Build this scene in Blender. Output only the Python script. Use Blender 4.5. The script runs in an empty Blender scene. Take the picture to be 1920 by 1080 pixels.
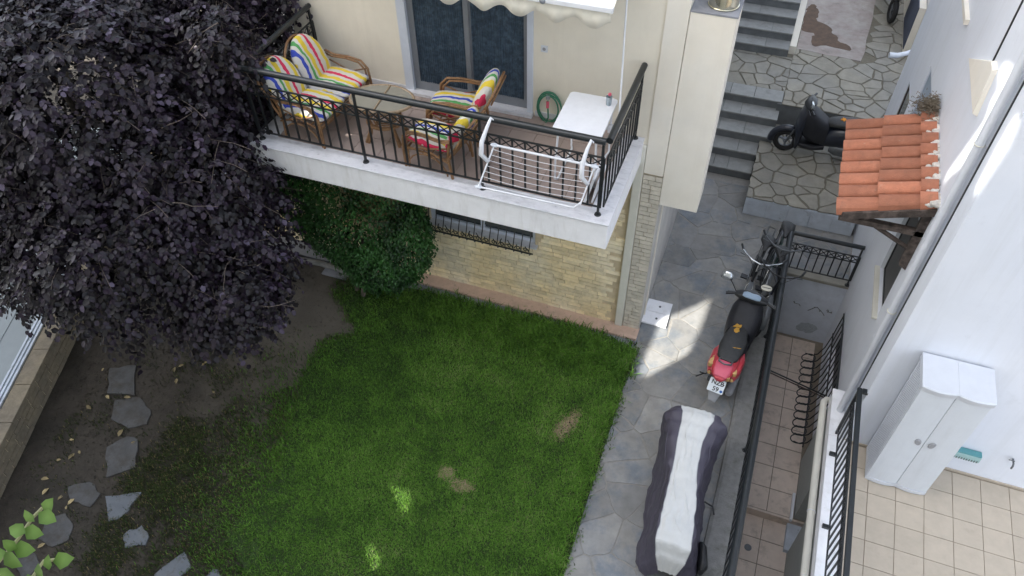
import bpy, math, random
import numpy as np
from mathutils import Vector, Matrix, Euler
from mathutils.geometry import tessellate_polygon
R = math.radians
random.seed(7); RN = np.random.RandomState(11)
scene = bpy.context.scene
COL = scene.collection

# ---------------------------------------------------------------- camera
F_PX, PITCH, ROLL, YAW, CAM_H = 1446.0, 0.8214004, -0.0208387, -0.3658654, 8.8
_fw = Vector((math.sin(YAW)*math.cos(PITCH), math.cos(YAW)*math.cos(PITCH), -math.sin(PITCH)))
_rt = Vector((math.cos(YAW), -math.sin(YAW), 0)); _up = _rt.cross(_fw)
_r2 = math.cos(ROLL)*_rt + math.sin(ROLL)*_up; _u2 = _r2.cross(_fw)
cam_d = bpy.data.cameras.new('camera'); cam = bpy.data.objects.new('camera', cam_d); COL.objects.link(cam)
cam.matrix_world = Matrix(((_r2.x, _u2.x, -_fw.x, 0), (_r2.y, _u2.y, -_fw.y, 0), (_r2.z, _u2.z, -_fw.z, CAM_H), (0, 0, 0, 1)))
cam_d.sensor_width = 36; cam_d.lens = F_PX/1920*36; cam_d.clip_end = 500; cam_d.clip_start = 0.05
scene.camera = cam

# ---------------------------------------------------------------- sky, sun, exposure
SUN_EL, SUN_AZ = 40.0, 39.0           # light travels towards (+sin az, +cos az, down)
sdir = Vector((math.sin(R(SUN_AZ))*math.cos(R(SUN_EL)), math.cos(R(SUN_AZ))*math.cos(R(SUN_EL)), -math.sin(R(SUN_EL))))
w = bpy.data.worlds.new('World'); scene.world = w; w.use_nodes = True
nt = w.node_tree; bg = nt.nodes['Background']; sky = nt.nodes.new('ShaderNodeTexSky')
sky.sky_type = 'NISHITA'; sky.sun_disc = False; sky.sun_elevation = R(SUN_EL); sky.sun_rotation = R(SUN_AZ + 180)
sky.air_density = 1.0; sky.dust_density = 3.5; sky.ozone_density = 0.6
hs_ = nt.nodes.new('ShaderNodeHueSaturation'); hs_.inputs['Saturation'].default_value = .48; nt.links.new(sky.outputs[0], hs_.inputs['Color']); nt.links.new(hs_.outputs[0], bg.inputs[0]); bg.inputs[1].default_value = 0.15
sl = bpy.data.lights.new('sun', 'SUN'); sl.energy = 2.8; sl.angle = R(0.4); sl.color = (1, .95, .86)
so = bpy.data.objects.new('sun', sl); COL.objects.link(so); so.rotation_euler = sdir.to_track_quat('-Z', 'Y').to_euler()
scene.view_settings.view_transform = 'Standard'; scene.view_settings.look = 'None'
scene.view_settings.gamma = 1; scene.view_settings.use_curve_mapping = False
scene.view_settings.exposure = 2.12
scene.cycles.max_bounces = 8; scene.cycles.diffuse_bounces = 4; scene.cycles.transparent_max_bounces = 12
scene.cycles.use_denoising = True

# ---------------------------------------------------------------- survey helper: photograph pixel -> point of the place on a known plane
def W(px, py, x=None, y=None, z=None):
    d = (px-960)/F_PX*_r2 - (py-540)/F_PX*_u2 + _fw
    o = Vector((0, 0, CAM_H))
    if z is not None: t = (z-o.z)/d.z
    elif y is not None: t = (y-o.y)/d.y
    else: t = (x-o.x)/d.x
    return o + d*t

# ---------------------------------------------------------------- materials
def srgb(r, g, b):
    f = lambda c: (c/255/12.92) if c/255 <= .04045 else ((c/255+.055)/1.055)**2.4
    return (f(r), f(g), f(b))
def newmat(name):
    m = bpy.data.materials.new(name); m.use_nodes = True
    return m, m.node_tree, m.node_tree.nodes['Principled BSDF']
def mat(name, rgb, rough=.7, var=.12, scale=6., rgb2=None, mix2=.5, scale2=1.2, bump=.0, bscale=80., metal=0., rnd=.0, spec=.5, dirt=None, dscale=3., dlo=.55, dhi=.7, trans=0., coat=0.):
    m, t, b = newmat(name); N = t.nodes; L = t.links
    pos = N.new('ShaderNodeNewGeometry').outputs['Position']
    n1 = N.new('ShaderNodeTexNoise'); n1.inputs['Scale'].default_value = scale; n1.inputs['Detail'].default_value = 5; n1.inputs['Roughness'].default_value = .65
    L.new(pos, n1.inputs['Vector'])
    mr = N.new('ShaderNodeMapRange'); mr.inputs['From Min'].default_value = .3; mr.inputs['From Max'].default_value = .7
    mr.inputs['To Min'].default_value = 1-var; mr.inputs['To Max'].default_value = 1+var
    L.new(n1.outputs[0], mr.inputs[0])
    base = N.new('ShaderNodeRGB'); base.outputs[0].default_value = (*rgb, 1)
    col = base.outputs[0]
    if rgb2:
        n2 = N.new('ShaderNodeTexNoise'); n2.inputs['Scale'].default_value = scale2; n2.inputs['Detail'].default_value = 3
        L.new(pos, n2.inputs['Vector'])
        r2 = N.new('ShaderNodeMapRange'); r2.inputs['From Min'].default_value = .4; r2.inputs['From Max'].default_value = .62; r2.inputs['To Max'].default_value = mix2
        L.new(n2.outputs[0], r2.inputs[0])
        mx = N.new('ShaderNodeMix'); mx.data_type = 'RGBA'; L.new(r2.outputs[0], mx.inputs[0]); L.new(col, mx.inputs[6]); mx.inputs[7].default_value = (*rgb2, 1)
        col = mx.outputs[2]
    if dirt:
        n3 = N.new('ShaderNodeTexNoise'); n3.inputs['Scale'].default_value = dscale; n3.inputs['Detail'].default_value = 8; n3.inputs['Roughness'].default_value = .75
        L.new(pos, n3.inputs['Vector'])
        r3 = N.new('ShaderNodeMapRange'); r3.inputs['From Min'].default_value = dlo; r3.inputs['From Max'].default_value = dhi; r3.inputs['To Max'].default_value = .8
        L.new(n3.outputs[0], r3.inputs[0])
        mx = N.new('ShaderNodeMix'); mx.data_type = 'RGBA'; L.new(r3.outputs[0], mx.inputs[0]); L.new(col, mx.inputs[6]); mx.inputs[7].default_value = (*dirt, 1)
        col = mx.outputs[2]
    sc = mr.outputs[0]
    if rnd:
        oi = N.new('ShaderNodeObjectInfo'); r4 = N.new('ShaderNodeMapRange'); r4.inputs['To Min'].default_value = 1-rnd; r4.inputs['To Max'].default_value = 1+rnd
        L.new(oi.outputs['Random'], r4.inputs[0]); ml = N.new('ShaderNodeMath'); ml.operation = 'MULTIPLY'
        L.new(sc, ml.inputs[0]); L.new(r4.outputs[0], ml.inputs[1]); sc = ml.outputs[0]
    vm = N.new('ShaderNodeVectorMath'); vm.operation = 'SCALE'; L.new(col, vm.inputs[0]); L.new(sc, vm.inputs['Scale'])
    L.new(vm.outputs[0], b.inputs['Base Color'])
    b.inputs['Roughness'].default_value = rough; b.inputs['Metallic'].default_value = metal
    b.inputs['Specular IOR Level'].default_value = spec; b.inputs['Coat Weight'].default_value = coat
    if trans: b.inputs['Transmission Weight'].default_value = trans
    if bump:
        nb = N.new('ShaderNodeTexNoise'); nb.inputs['Scale'].default_value = bscale; nb.inputs['Detail'].default_value = 4; L.new(pos, nb.inputs['Vector'])
        bp = N.new('ShaderNodeBump'); bp.inputs['Strength'].default_value = bump; bp.inputs['Distance'].default_value = .01
        L.new(nb.outputs[0], bp.inputs['Height']); L.new(bp.outputs[0], b.inputs['Normal'])
    return m

def tone_mat(name, dark, light, rough=.6, trans=.0, spec=.4, third=None):
    """colour between two tones by the mesh attribute 'tone' (set per leaf or blade)"""
    m, t, b = newmat(name); N = t.nodes; L = t.links
    a = N.new('ShaderNodeAttribute'); a.attribute_name = 'tone'
    r = N.new('ShaderNodeValToRGB'); r.color_ramp.elements[0].color = (*dark, 1); r.color_ramp.elements[1].color = (*light, 1)
    if third:
        e = r.color_ramp.elements.new(.85); e.color = (*light, 1); r.color_ramp.elements[2].color = (*third, 1)
    L.new(a.outputs['Fac'], r.inputs[0])
    L.new(r.outputs[0], b.inputs['Base Color']); b.inputs['Roughness'].default_value = rough; b.inputs['Specular IOR Level'].default_value = spec
    if trans:
        tr = N.new('ShaderNodeBsdfTranslucent'); L.new(r.outputs[0], tr.inputs[0]); mx = N.new('ShaderNodeMixShader'); mx.inputs[0].default_value = trans
        L.new(b.outputs[0], mx.inputs[1]); L.new(tr.outputs[0], mx.inputs[2]); L.new(mx.outputs[0], N['Material Output'].inputs[0])
    return m

def stripe_mat(name, freq=2.6, axis='Y', off=0.):
    m, t, b = newmat(name); N = t.nodes; L = t.links
    tc = N.new('ShaderNodeTexCoord'); sp = N.new('ShaderNodeSeparateXYZ'); L.new(tc.outputs['Object'], sp.inputs[0])
    ns = N.new('ShaderNodeTexNoise'); ns.inputs['Scale'].default_value = 5; L.new(tc.outputs['Object'], ns.inputs['Vector'])
    nm = N.new('ShaderNodeMath'); nm.operation = 'MULTIPLY_ADD'; nm.inputs[1].default_value = .12; L.new(ns.outputs[0], nm.inputs[0]); L.new(sp.outputs[axis], nm.inputs[2])
    ma = N.new('ShaderNodeMath'); ma.operation = 'MULTIPLY_ADD'; ma.inputs[1].default_value = freq; ma.inputs[2].default_value = off; L.new(nm.outputs[0], ma.inputs[0])
    fr = N.new('ShaderNodeMath'); fr.operation = 'FRACT'; L.new(ma.outputs[0], fr.inputs[0])
    r = N.new('ShaderNodeValToRGB'); cr = r.color_ramp; cr.interpolation = 'CONSTANT'
    Wt = (.60, .58, .53); Rd = (.60, .03, .09); Ye = (.70, .53, .05); Gr = (.09, .32, .10); Bl = (.04, .07, .42)
    st = [(0, Wt), (.08, Rd), (.17, Wt), (.26, Ye), (.39, Wt), (.46, Gr), (.55, Wt), (.64, Bl), (.73, Wt), (.82, Ye), (.95, Wt)]
    cr.elements[0].position = 0; cr.elements[0].color = (*Wt, 1); cr.elements[1].position = .08; cr.elements[1].color = (*Rd, 1)
    for p_, c_ in st[2:]:
        e = cr.elements.new(p_); e.color = (*c_, 1)
    L.new(fr.outputs[0], r.inputs[0]); L.new(r.outputs[0], b.inputs['Base Color']); b.inputs['Roughness'].default_value = .9
    nb = N.new('ShaderNodeTexNoise'); nb.inputs['Scale'].default_value = 14; L.new(tc.outputs['Object'], nb.inputs['Vector'])
    bp = N.new('ShaderNodeBump'); bp.inputs['Strength'].default_value = .5; bp.inputs['Distance'].default_value = .03; L.new(nb.outputs[0], bp.inputs['Height']); L.new(bp.outputs[0], b.inputs['Normal'])
    return m

M = {}
M['cream'] = mat('cream_plaster', (.81, .765, .66), .9, .04, 3, rgb2=(.76, .71, .60), bump=.15, bscale=120)
M['cream2'] = mat('pale_cream_plaster', (.79, .76, .69), .9, .04, 2.5, rgb2=(.76, .71, .61), mix2=.6, bump=.12, bscale=120)
M['side_plaster'] = mat('grey_plaster', (.60, .58, .55), .9, .07, 3, rgb2=(.40, .39, .38), bump=.2)
M['white_wall'] = mat('white_wall_paint', (.74, .77, .83), .88, .03, 1.5, rgb2=(.70, .74, .82), mix2=.7, scale2=.5, bump=.08, bscale=90, dirt=(.54, .56, .60), dscale=1.3, dlo=.60, dhi=.85)
M['slab_white'] = mat('weathered_white_paint', (.83, .84, .87), .8, .05, 6, dirt=(.52, .52, .54), dscale=7, dlo=.62, dhi=.8, bump=.15)
M['marble'] = mat('weathered_marble', (.68, .69, .73), .6, .08, 8, rgb2=(.68, .68, .71), scale2=2, dirt=(.36, .36, .38), dscale=9, dlo=.6, dhi=.75)
M['brickstone'] = mat('sandstone', (.82, .68, .42), .9, .14, 12, rgb2=(.84, .76, .58), scale2=1.4, mix2=.8, bump=.7, bscale=45, rnd=.13, dirt=(.58, .42, .20), dscale=5, dlo=.6, dhi=.8)
M['brickstone2'] = mat('pale_sandstone', (.58, .54, .46), .9, .12, 12, bump=.7, bscale=45, rnd=.09)
M['mortar'] = mat('mortar', (.60, .50, .34), .95, .12, 10, bump=.3)
M['pink'] = mat('pink_plinth', (.60, .43, .34), .9, .12, 8, dirt=(.25, .22, .18), dscale=9, dlo=.58, dhi=.7)
M['concrete'] = mat('concrete', (.21, .21, .205), .92, .14, 12, dirt=(.11, .115, .09), dscale=7, dlo=.5, dhi=.72, bump=.4, bscale=60)
M['wetcon'] = mat('grey_concrete', (.24, .25, .28), .9, .14, 7, bump=.3)
M['flag'] = mat('flagstone', (.255, .255, .25), .85, .16, 5, rgb2=(.29, .275, .245), scale2=1.1, rnd=.15, dirt=(.16, .185, .215), dscale=1.8, dlo=.48, dhi=.62, bump=.25, bscale=50)
M['flag_j'] = mat('flagstone_joint', (.275, .265, .245), .95, .12, 20, bump=.3)
M['flag2'] = mat('warm_flagstone', (.285, .268, .222), .88, .16, 5, rgb2=(.25, .25, .235), rnd=.08, bump=.3, bscale=50, dirt=(.22, .21, .18), dscale=4, dlo=.55, dhi=.75)
M['flag2_j'] = mat('dark_joint', (.165, .15, .115), .95, .2, 15)
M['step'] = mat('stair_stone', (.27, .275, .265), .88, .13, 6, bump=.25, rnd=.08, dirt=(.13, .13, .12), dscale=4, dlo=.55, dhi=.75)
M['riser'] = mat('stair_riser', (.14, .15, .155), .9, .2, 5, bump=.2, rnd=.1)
M['bluestone'] = mat('blue_grey_stone', (.50, .55, .62), .85, .14, 5, bump=.2, dirt=(.12, .13, .13), dscale=4, dlo=.58, dhi=.68)
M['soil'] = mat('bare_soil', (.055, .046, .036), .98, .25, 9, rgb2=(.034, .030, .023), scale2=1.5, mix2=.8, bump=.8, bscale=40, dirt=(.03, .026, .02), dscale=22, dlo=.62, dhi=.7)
def soil_pale_patch(m):  # paler soil colour around one spot, fading outwards with noise
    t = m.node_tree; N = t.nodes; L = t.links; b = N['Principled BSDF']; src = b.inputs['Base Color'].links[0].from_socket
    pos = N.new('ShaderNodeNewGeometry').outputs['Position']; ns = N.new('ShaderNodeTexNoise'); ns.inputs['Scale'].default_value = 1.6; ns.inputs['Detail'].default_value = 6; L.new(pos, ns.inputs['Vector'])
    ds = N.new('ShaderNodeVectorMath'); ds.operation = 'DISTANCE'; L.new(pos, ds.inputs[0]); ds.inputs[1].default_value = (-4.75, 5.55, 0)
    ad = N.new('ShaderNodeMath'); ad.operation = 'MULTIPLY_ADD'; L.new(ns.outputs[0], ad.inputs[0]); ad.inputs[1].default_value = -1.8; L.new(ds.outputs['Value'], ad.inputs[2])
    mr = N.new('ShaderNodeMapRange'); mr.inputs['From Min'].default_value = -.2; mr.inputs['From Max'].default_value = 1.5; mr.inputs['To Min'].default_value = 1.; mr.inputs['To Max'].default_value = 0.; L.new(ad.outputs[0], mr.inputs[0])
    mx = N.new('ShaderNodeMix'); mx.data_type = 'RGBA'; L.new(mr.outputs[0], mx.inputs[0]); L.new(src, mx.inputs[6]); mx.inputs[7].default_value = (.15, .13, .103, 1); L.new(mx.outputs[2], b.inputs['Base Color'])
soil_pale_patch(M['soil'])
M['slate'] = mat('garden_slate', (.125, .14, .158), .85, .16, 6, rgb2=(.16, .17, .185), scale2=2, bump=.25, dirt=(.075, .07, .06), dscale=6, dlo=.52, dhi=.66)
M['slate_d'] = mat('dusty_slate', (.082, .082, .082), .92, .2, 7, rgb2=(.105, .108, .112), scale2=2.5, bump=.4, dirt=(.06, .052, .043), dscale=5, dlo=.45, dhi=.62)
M['turf'] = mat('turf_base', (.035, .060, .018), .98, .3, 25, bump=.5)
M['tile'] = mat('terrace_tile', (.46, .40, .32), .55, .07, 7, rnd=.045, dirt=(.36, .30, .24), dscale=5, dlo=.55, dhi=.85)
M['tile_pink'] = mat('balcony_tile', (.36, .29, .26), .5, .06, 7, rnd=.04)
M['tile_court'] = mat('courtyard_tile', (.66, .555, .475), .6, .08, 7, rnd=.05, dirt=(.17, .14, .11), dscale=5, dlo=.52, dhi=.8)
M['grout'] = mat('grout', (.25, .21, .165), .95, .1, 20)
M['iron'] = mat('black_painted_iron', (.012, .015, .017), .38, .2, 20, spec=.6)
M['rail'] = mat('dark_rail_paint', (.011, .015, .018), .32, .2, 15, spec=.6)
M['whitemetal'] = mat('white_enamel', (.74, .76, .80), .35, .04, 10)
M['whiteplastic'] = mat('white_plastic', (.64, .68, .73), .45, .03, 4, bump=.03, dirt=(.5, .52, .55), dscale=6, dlo=.62, dhi=.85)
M['greyplastic'] = mat('grey_plastic', (.30, .31, .33), .5, .06, 10)
M['wardtop'] = mat('wardrobe_shell', (.60, .63, .68), .5, .04, 6)
M['pipe'] = mat('cream_pipe', (.66, .65, .58), .5, .05, 6, dirt=(.45, .42, .36), dscale=7, dlo=.62, dhi=.8)
M['pipe_w'] = mat('white_pipe', (.66, .69, .74), .5, .04, 6)
M['roof'] = mat('terracotta', (.40, .155, .09), .8, .14, 12, rgb2=(.36, .15, .09), scale2=5, rnd=.24, bump=.5, bscale=70, dirt=(.42, .30, .22), dscale=9, dlo=.62, dhi=.74)
M['mortar_w'] = mat('white_mortar', (.62, .59, .55), .9, .2, 25, bump=.8, bscale=60)
M['wood'] = mat('weathered_wood', (.055, .042, .036), .85, .35, 18, rgb2=(.15, .12, .105), scale2=9, bump=.6, bscale=50)
M['glass'] = mat('window_glass', (.035, .045, .05), .08, .1, 3, spec=.9)
M['shutter'] = mat('grey_shutter', (.045, .055, .058), .5, .1, 5)
M['alu'] = mat('grey_aluminium', (.24, .26, .29), .42, .06, 10, metal=.2)
M['door_white'] = mat('white_frame', (.60, .65, .74), .45, .04, 10)
M['screen'] = mat('pleated_screen', (.030, .055, .085), .7, .5, 26, rgb2=(.085, .13, .18), scale2=11)
M['shade'] = mat('dark_window_panel', (.075, .075, .073), .6, .06, 3)
M['valance'] = mat('awning_cloth', (.78, .75, .66), .9, .04, 5, dirt=(.6, .54, .42), dscale=3, dlo=.6, dhi=.8)
M['rattan'] = mat('rattan', (.22, .115, .052), .5, .25, 30, rgb2=(.32, .19, .09), scale2=12, bump=.4, bscale=150)
M['rattan_l'] = mat('pale_rattan', (.30, .22, .14), .5, .2, 30, bump=.4, bscale=150)
M['tableglass'] = mat('table_glass', (.23, .22, .18), .1, .04, 5, spec=.8)
M['hose'] = mat('green_hose', (.035, .19, .11), .4, .15, 20)
M['steel'] = mat('polished_steel', (.62, .60, .48), .18, .05, 4, metal=1.)
M['chrome'] = mat('chrome', (.6, .62, .63), .15, .05, 10, metal=1.)
M['blackplastic'] = mat('black_plastic', (.014, .015, .017), .42, .2, 15)
M['navy'] = mat('dark_blue_paint', (.012, .016, .028), .3, .2, 6, coat=.3, spec=.5)
M['darkcloth'] = mat('dark_apron', (.012, .013, .018), .6, .25, 8, bump=.3, bscale=30)
M['tyre'] = mat('rubber', (.016, .016, .016), .8, .2, 25)
M['seat'] = mat('worn_vinyl', (.030, .031, .032), .55, .25, 20, bump=.2, bscale=60)
M['foam'] = mat('yellow_foam', (.52, .29, .05), .9, .25, 25, bump=.6, bscale=60)
M['orange'] = mat('orange_foam', (.75, .28, .02), .9, .15, 25)
M['redpaint'] = mat('faded_red_paint', (.48, .035, .05), .35, .15, 8, rgb2=(.55, .08, .11), scale2=6, coat=.3)
M['pinkpaint'] = mat('pink_panel', (.62, .10, .16), .4, .08, 8)
M['tan'] = mat('peeling_tan', (.52, .33, .13), .6, .25, 20)
M['plate'] = mat('white_plate', (.70, .76, .80), .4, .03, 5)
M['ink'] = mat('plate_ink', (.01, .01, .012), .6, .05, 5)
M['blue'] = mat('blue_badge', (.02, .12, .42), .5, .1, 5)
M['dash'] = mat('blue_grey_dashboard', (.24, .33, .43), .3, .1, 6)
M['mirror'] = mat('mirror_glass', (.45, .48, .50), .12, .05, 5, metal=.8)
M['cover_s'] = mat('silver_cover_cloth', (.58, .59, .58), .55, .05, 9, bump=.35, bscale=14, dirt=(.44, .42, .36), dscale=5, dlo=.64, dhi=.74)
M['cover_d'] = mat('dark_cover_cloth', (.060, .054, .078), .55, .1, 9, bump=.35, bscale=14)
def folds(m, strength=.9):
    t = m.node_tree; N = t.nodes; L = t.links; b = N['Principled BSDF']; pos = N.new('ShaderNodeNewGeometry').outputs['Position']
    mp = N.new('ShaderNodeMapping'); mp.inputs['Rotation'].default_value = (0, .3, .55); mp.inputs['Scale'].default_value = (9, 2.2, 5); L.new(pos, mp.inputs[0])
    n1 = N.new('ShaderNodeTexNoise'); n1.noise_type = 'RIDGED_MULTIFRACTAL'; n1.inputs['Scale'].default_value = 1.; n1.inputs['Detail'].default_value = 2.5; n1.inputs['Distortion'].default_value = .6; L.new(mp.outputs[0], n1.inputs['Vector'])
    bp = N.new('ShaderNodeBump'); bp.inputs['Strength'].default_value = strength; bp.inputs['Distance'].default_value = .035; L.new(n1.outputs[0], bp.inputs['Height'])
    old = b.inputs['Normal'].links[0].from_socket if b.inputs['Normal'].links else None
    if old: L.new(old, bp.inputs['Normal'])
    L.new(bp.outputs[0], b.inputs['Normal'])
folds(M['cover_s'], .55); folds(M['cover_d'], .8)
M['metal_grey'] = mat('wet_grey_metal', (.14, .15, .16), .4, .15, 10, metal=.5)
M['sheet'] = mat('pale_blue_sheet', (.225, .255, .265), .55, .06, 4, dirt=(.22, .24, .25), dscale=4, dlo=.6, dhi=.8)
M['boundary'] = mat('aged_sandstone', (.22, .185, .13), .95, .2, 14, rgb2=(.15, .13, .105), scale2=2.5, bump=.8, bscale=30)
M['stain'] = mat('brown_stain', (.10, .058, .032), .7, .3, 10)
M['cement_pink'] = mat('pinkish_cement', (.33, .285, .26), .9, .15, 6, rgb2=(.42, .40, .37), scale2=2.5, dirt=(.20, .18, .16), dscale=4)
M['deepblue'] = mat('dark_blue_panel', (.045, .06, .10), .6, .1, 5)
M['teal'] = mat('teal_plastic', (.10, .30, .32), .4, .1, 8)
M['teal_l'] = mat('pale_teal_plastic', (.33, .50, .50), .4, .1, 8)
def streaks(m, col, amt, sc=(7, 7, .45), lo=.5, hi=.8):
    t = m.node_tree; N = t.nodes; L = t.links; b = N['Principled BSDF']; src = b.inputs['Base Color'].links[0].from_socket; pos = N.new('ShaderNodeNewGeometry').outputs['Position']
    mp = N.new('ShaderNodeMapping'); mp.inputs['Scale'].default_value = sc; L.new(pos, mp.inputs[0]); n1 = N.new('ShaderNodeTexNoise'); n1.inputs['Scale'].default_value = 1.; n1.inputs['Detail'].default_value = 6; n1.inputs['Roughness'].default_value = .7; L.new(mp.outputs[0], n1.inputs['Vector'])
    mr = N.new('ShaderNodeMapRange'); mr.inputs['From Min'].default_value = lo; mr.inputs['From Max'].default_value = hi; mr.inputs['To Max'].default_value = amt; L.new(n1.outputs[0], mr.inputs[0])
    mx = N.new('ShaderNodeMix'); mx.data_type = 'RGBA'; L.new(mr.outputs[0], mx.inputs[0]); L.new(src, mx.inputs[6]); mx.inputs[7].default_value = (*col, 1); L.new(mx.outputs[2], b.inputs['Base Color'])
streaks(M['white_wall'], (.56, .58, .60), .30); streaks(M['slab_white'], (.48, .47, .44), .38, (9, 9, 1.2), .52, .75); streaks(M['cream'], (.58, .54, .45), .22); streaks(M['cream2'], (.60, .56, .47), .22)
streaks(M['marble'], (.33, .34, .38), .5, (5, 14, 5), .5, .7); streaks(M['roof'], (.17, .11, .08), .6, (18, 5, 9), .55, .8); streaks(M['whiteplastic'], (.42, .44, .46), .25, (9, 9, 1), .5, .8)
M['bark'] = mat('bark', (.10, .085, .07), .95, .25, 25, bump=.9, bscale=60)
M['twig'] = mat('pale_twig', (.13, .105, .09), .9, .2, 25)
M['deadleaf'] = mat('fallen_leaf', (.34, .27, .14), .8, .3, 20, rnd=.35)
M['pebble'] = mat('dark_debris', (.05, .045, .035), .9, .3, 30, rnd=.4)
M['tennis'] = mat('rust_metal', (.16, .10, .06), .8, .3, 20)
M['terracotta_l'] = mat('nest_twigs', (.19, .16, .12), .95, .5, 60)
M['purple'] = tone_mat('purple_leaf', (.0028, .0014, .0030), (.031, .019, .038), .42, .05, .38, third=(.085, .068, .11))
M['hedge'] = tone_mat('hedge_leaf', (.006, .028, .006), (.045, .145, .030), .5, .10, .4)
M['grass'] = tone_mat('grass_blade', (.034, .092, .010), (.165, .350, .042), .6, .18, .3, third=(.22, .27, .10))
M['dullgrass'] = tone_mat('sparse_grass_blade', (.030, .042, .013), (.085, .125, .034), .7, .1, .2, third=(.24, .18, .09))
M['ivy'] = tone_mat('ivy_leaf', (.06, .125, .022), (.20, .33, .08), .45, .25, .4)  # sunlit look put into the green; no sun reaches these leaves
M['stripe'] = stripe_mat('striped_cushion_cloth', 2.0, 'Y', .12)
M['stripe2'] = stripe_mat('striped_armchair_cloth', 2.1, 'Y', .50)

# ---------------------------------------------------------------- mesh helpers
class MB:
    def __init__(s): s.v = []; s.f = []; s.mi = []; s.sm = []
    def add(s, verts, faces, mi=0, smooth=False):
        o = len(s.v); s.v += [tuple(v) for v in verts]
        s.f += [tuple(i+o for i in f) for f in faces]; s.mi += [mi]*len(faces); s.sm += [smooth]*len(faces)
        return s
    def box(s, x0, x1, y0, y1, z0, z1, mi=0):
        v = [(x, y, z) for z in (z0, z1) for y in (y0, y1) for x in (x0, x1)]
        return s.add(v, [(0, 2, 3, 1), (4, 5, 7, 6), (0, 1, 5, 4), (2, 6, 7, 3), (0, 4, 6, 2), (1, 3, 7, 5)], mi)
    def hexa(s, b, t, mi=0):      # bottom quad and top quad, counter-clockwise
        return s.add(list(b)+list(t), [(3, 2, 1, 0), (4, 5, 6, 7), (0, 1, 5, 4), (1, 2, 6, 5), (2, 3, 7, 6), (3, 0, 4, 7)], mi)
    def prism(s, poly, z0, z1, mi=0, bevel=0.):
        n = len(poly); a = sum(poly[i][0]*poly[(i+1) % n][1]-poly[(i+1) % n][0]*poly[i][1] for i in range(n))
        if a < 0: poly = poly[::-1]
        v = [(p[0], p[1], z0) for p in poly]
        if bevel:
            cx = sum(p[0] for p in poly)/n; cy = sum(p[1] for p in poly)/n
            v += [(p[0], p[1], z1-bevel) for p in poly]
            for p in poly:
                d = math.hypot(p[0]-cx, p[1]-cy) or 1; k = max(0, 1-1.6*bevel/d)
                v.append((cx+(p[0]-cx)*k, cy+(p[1]-cy)*k, z1))
            f = [tuple(range(n))[::-1], tuple(range(2*n, 3*n))]
            for r in (0, n): f += [(r+i, r+(i+1) % n, r+n+(i+1) % n, r+n+i) for i in range(n)]
        else:
            v += [(p[0], p[1], z1) for p in poly]
            f = [tuple(range(n))[::-1], tuple(range(n, 2*n))] + [(i, (i+1) % n, n+(i+1) % n, n+i) for i in range(n)]
        return s.add(v, f, mi)
    def tube(s, pts, r, n=8, mi=0, closed=False, caps=True):
        P = [Vector(p) for p in pts]; m = len(P)
        rr = r if isinstance(r, (list, tuple)) else [r]*m
        rings = []; up = None
        for i in range(m):
            if closed: t = P[(i+1) % m]-P[i-1]
            else: t = P[min(i+1, m-1)]-P[max(i-1, 0)]
            t = t.normalized() if t.length > 1e-9 else Vector((0, 0, 1))
            if up is None:
                up = t.cross(Vector((0, 0, 1)))
                if up.length < 1e-3: up = t.cross(Vector((1, 0, 0)))
            up = (up - t*up.dot(t))
            if up.length < 1e-5: up = t.orthogonal()
            up.normalize(); b = t.cross(up)
            rings.append([P[i]+(up*math.cos(a)+b*math.sin(a))*rr[i] for a in [2*math.pi*k/n for k in range(n)]])
        v = [q for ring in rings for q in ring]; f = []
        for i in range(m if closed else m-1):
            a0 = i*n; b0 = ((i+1) % m)*n
            f += [(a0+k, a0+(k+1) % n, b0+(k+1) % n, b0+k) for k in range(n)]
        s.add(v, f, mi, True)
        if caps and not closed: s.add(rings[0]+rings[-1], [tuple(range(n))[::-1], tuple(range(n, 2*n))], mi)
        return s
    def cyl(s, p0, p1, r0, r1=None, n=16, mi=0): return s.tube([p0, p1], [r0, r0 if r1 is None else r1], n, mi)
    def loft(s, rings, mi=0, smooth=True, caps=True, closed=True):
        n = len(rings[0]); v = [q for r_ in rings for q in r_]; f = []
        for i in range(len(rings)-1):
            for k in range(n if closed else n-1): f.append((i*n+k, i*n+(k+1) % n, (i+1)*n+(k+1) % n, (i+1)*n+k))
        s.add(v, f, mi, smooth)
        if caps: s.add(list(rings[0])+list(rings[-1]), [tuple(range(n))[::-1], tuple(range(n, 2*n))], mi, smooth)
        return s
    def sell(s, secs, axis='y', n=16, mi=0, e=2.6):
        """loft of super-ellipse sections (pos, cx, cz, half_w, half_h)"""
        rings = []
        for (p, cx, cz, hw, hh) in secs:
            ring = []
            for k in range(n):
                a = 2*math.pi*k/n; c, q = math.cos(a), math.sin(a)
                u = hw*math.copysign(abs(c)**(2/e), c); v_ = hh*math.copysign(abs(q)**(2/e), q)
                ring.append({'y': (cx+u, p, cz+v_), 'x': (p, cx+u, cz+v_), 'z': (cx+u, cz+v_, p)}[axis])
            rings.append(ring)
        return s.loft(rings, mi)
    def torus(s, c, axis, R_, r, n=28, m=8, mi=0):
        c = Vector(c); ax = Vector(axis).normalized(); u = ax.orthogonal().normalized(); v = ax.cross(u)
        return s.tube([c+(u*math.cos(2*math.pi*k/n)+v*math.sin(2*math.pi*k/n))*R_ for k in range(n)], r, m, mi, closed=True)
    def sphere(s, c, r, n=12, m=8, mi=0, sc=(1, 1, 1)):
        rings = []
        for j in range(1, m):
            t = math.pi*j/m
            rings.append([(c[0]+sc[0]*r*math.sin(t)*math.cos(2*math.pi*k/n), c[1]+sc[1]*r*math.sin(t)*math.sin(2*math.pi*k/n), c[2]-sc[2]*r*math.cos(t)) for k in range(n)])
        return s.loft(rings, mi)

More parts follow.
